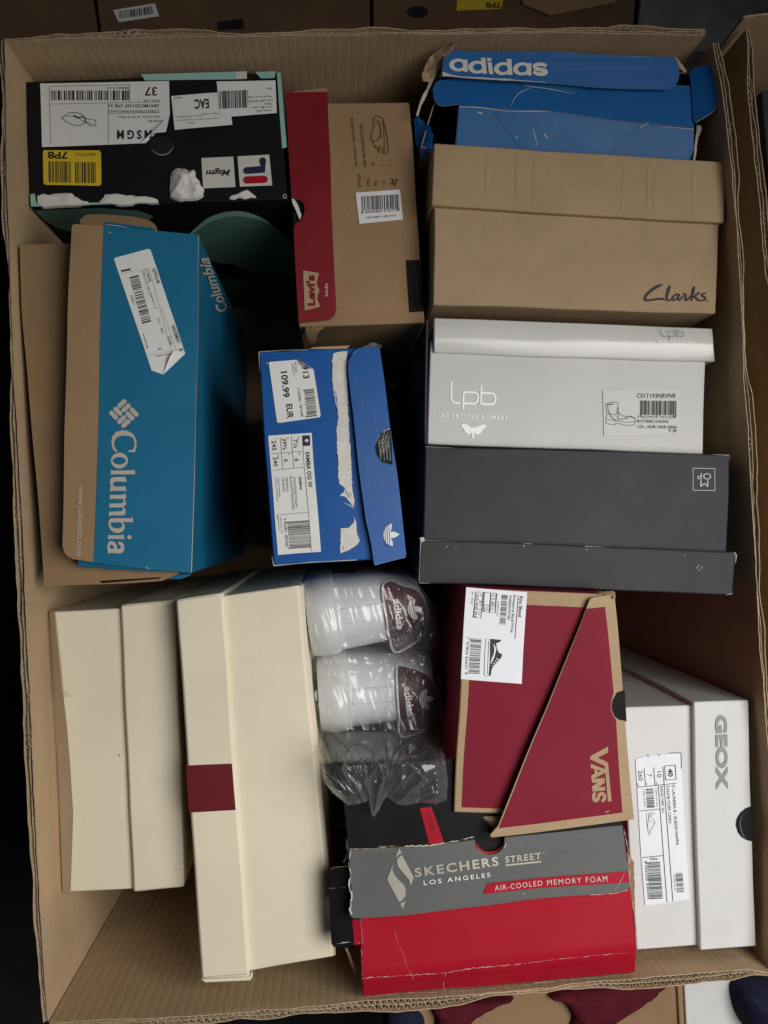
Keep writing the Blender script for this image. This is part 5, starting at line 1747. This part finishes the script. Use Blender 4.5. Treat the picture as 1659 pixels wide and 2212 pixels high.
i = Ink(S, G7, 0.0013).l([(180, 890), (195, 1100), (230, 1195), (240, 1130), (300, 1020), (240, 940), (290, 905), (250, 890), (215, 960), (200, 1090), (215, 1150)], 6, 3).l([(240, 900), (215, 900), (220, 1000), (300, 1030)], 5, 3)
i.build("shoe_drawing", 'geox_grey', lb)

# ================================================================== things around the carton
GC = "cartons stacked behind the open one"


def bgbox(name, label, rows, m, seed, base=-RIM + 0.002, cat="carton", group=None):
    p = at(rows[0][0][0], rows[0][0][1], -0.1)
    r = thing(name, label, cat, (p.x, p.y, RIM + base), group, seed)
    slab("body", rows, base, m, r)
    return r


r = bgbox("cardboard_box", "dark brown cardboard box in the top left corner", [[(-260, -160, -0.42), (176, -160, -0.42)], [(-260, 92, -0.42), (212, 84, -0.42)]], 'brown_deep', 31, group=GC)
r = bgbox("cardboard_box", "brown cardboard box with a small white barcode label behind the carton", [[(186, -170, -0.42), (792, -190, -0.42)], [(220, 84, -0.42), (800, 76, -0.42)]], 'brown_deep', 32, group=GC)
S = Surf.px((1, 0, 0), [(186, -170), (792, -190), (800, 76), (220, 84)], -0.42)
lb = sticker("barcode_label", S, (1, 0, 0), [(245, 22), (335, 8), (344, 36), (257, 48)], 'paper', r)
Ink(S, (1, 0, 0), 0.0014).bars(294, 28, 72, 16, -8, 20, seed=71).build("barcode", 'black_ink', lb)
Ink(S, (1, 0, 0), 0.0006).p([(470, 48), (525, 40), (528, 62), (470, 66)]).build("dark_mark", 'hole', r)
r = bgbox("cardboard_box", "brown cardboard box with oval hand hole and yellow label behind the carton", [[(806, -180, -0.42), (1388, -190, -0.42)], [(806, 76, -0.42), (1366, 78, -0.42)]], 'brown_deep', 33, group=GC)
S = Surf.px((1, 0, 0), [(806, -180), (1388, -190), (1366, 78), (806, 76)], -0.42)
Ink(S, (1, 0, 0), 0.0008).p(ell(901, 26, 23, 13)).build("hand_hole", 'hole', r)
lb = sticker("yellow_label", S, (1, 0, 0), [(990, -40), (1096, -44), (1082, 20), (985, 24)], 'yellow', r)
Ink(S, (1, 0, 0), 0.0014).t("7P8", 1065, 12, 32, 12, 180, 0.03).bars(1035, -14, 80, 24, 180, 18, seed=73).build("lettering", 'black_ink', lb)
panel("folded_flap", Surf.px((1, 0, 0), [(1110, -40), (1330, -40), (1330, 40), (1110, 40)], -0.414), (1, 0, 0), [(1115, -60), (1340, -70), (1330, 5), (1190, 32), (1130, 8)], 0.003, 'kraft_warm', r)
bgbox("wrapped_pack", "grey wrapped pack beyond the carton's upper right corner", [[(1402, -150, -0.42), (1700, -150, -0.40)], [(1370, 110, -0.42), (1640, 110, -0.40)]], 'grey_film', 34, cat="pack")
bgbox("shoe_box", "dark box inside the neighbouring carton at the right edge", [[(1645, 195, -0.06), (1800, 195, -0.06)], [(1665, 420, -0.06), (1800, 420, -0.06)]], 'charcoal', 35, base=BASE + 0.004, cat="shoe box")

# below the carton
K = crop(0.5, 829.4, 2027.5)
bgbox("cardboard_box", "kraft cardboard box under the burgundy suede boot, bottom edge", [[(840, 2120, -0.11), (1462, 2075, -0.11)], [(850, 2420, -0.11), (1485, 2400, -0.11)]], 'kraft_dark', 36, group="boxes in front of the carton")
bgbox("cardboard_box", "white cardboard box below the carton's lower right corner", [[(1474, 2070, -0.12), (1700, 2060, -0.12)], [(1492, 2400, -0.12), (1750, 2400, -0.12)]], 'white', 37, group="boxes in front of the carton")
bgbox("cardboard_box", "dark brown cardboard edge between the kraft and white boxes at the bottom", [[(1459, 2078, -0.105), (1472, 2077, -0.105)], [(1482, 2400, -0.105), (1490, 2400, -0.105)]], 'kraft_dark', 38, group="boxes in front of the carton")


def puffy(name, label, cat, pts, hb, rise, m, seed):
    """Soft rounded solid over a measured outline."""
    outl_ = smooth_pts(pts, 5)
    cx = sum(p[0] for p in outl_) / len(outl_)
    cy = sum(p[1] for p in outl_) / len(outl_)
    c = at(*K2(K, (cx, cy)), hb)
    r = thing(name, label, cat, (c.x, c.y, RIM + hb), None, seed)
    flat, tris = polymesh([(p[0], p[1], 0) for p in outl_])
    bm = bmesh.new()
    vs_ = [bm.verts.new(at(*K2(K, (p.x, p.y)), hb)) for p in flat]
    for t in tris:
        try:
            bm.faces.new([vs_[k] for k in t])
        except ValueError:
            pass
    refine(bm, 0.008, 6)
    bnd = [v.co.copy() for v in bm.verts if v.is_boundary]
    for v in bm.verts:
        d = min((v.co - b).length for b in bnd)
        t = min(1, d / (rise * 1.3))
        v.co.z += rise * math.sqrt(max(0, 1 - (1 - t) ** 2)) + 0.0012 * noise.noise(v.co * 60)
    ex = bmesh.ops.extrude_edge_only(bm, edges=[e for e in bm.edges if e.is_boundary])
    for e in ex['geom']:
        if isinstance(e, bmesh.types.BMVert):
            e.co.z -= 0.02
    bmesh.ops.recalc_face_normals(bm, faces=bm.faces)
    finish("shaft" if "boot" in name else "body", bm, m, r, smooth=60)
    return r


r = puffy("suede_boot", "burgundy suede boot lying on the kraft box below the carton", "boot", [(740, 235), (1240, 160), (1200, 215), (1120, 285), (1000, 360), (900, 440), (800, 420), (815, 340), (780, 280)], -0.105, 0.014, 'suede', 41)
puffy("suede_boot", "dark burgundy suede boot at the bottom centre beside the kraft box's edge", "boot", [(215, 290), (400, 262), (560, 258), (460, 300), (380, 360), (330, 440), (225, 440), (222, 350)], -0.105, 0.014, 'suede', 42)
puffy("navy_bundle", "dark navy fabric bundle at the bottom right corner", "bundle", [(1505, 190), (1580, 160), (1700, 150), (1750, 300), (1700, 420), (1600, 410), (1540, 350), (1508, 270)], -0.115, 0.05, 'navy_cloth', 43)
puffy("black_shoe", "black rounded shoe toe peeking out at the bottom, left of the boots", "shoe", [(10, 330), (60, 300), (140, 300), (175, 340), (170, 420), (20, 430)], -0.112, 0.02, 'navy_cloth', 44)

bpy.data.objects.remove(_tob)
bpy.data.curves.remove(_tcu)
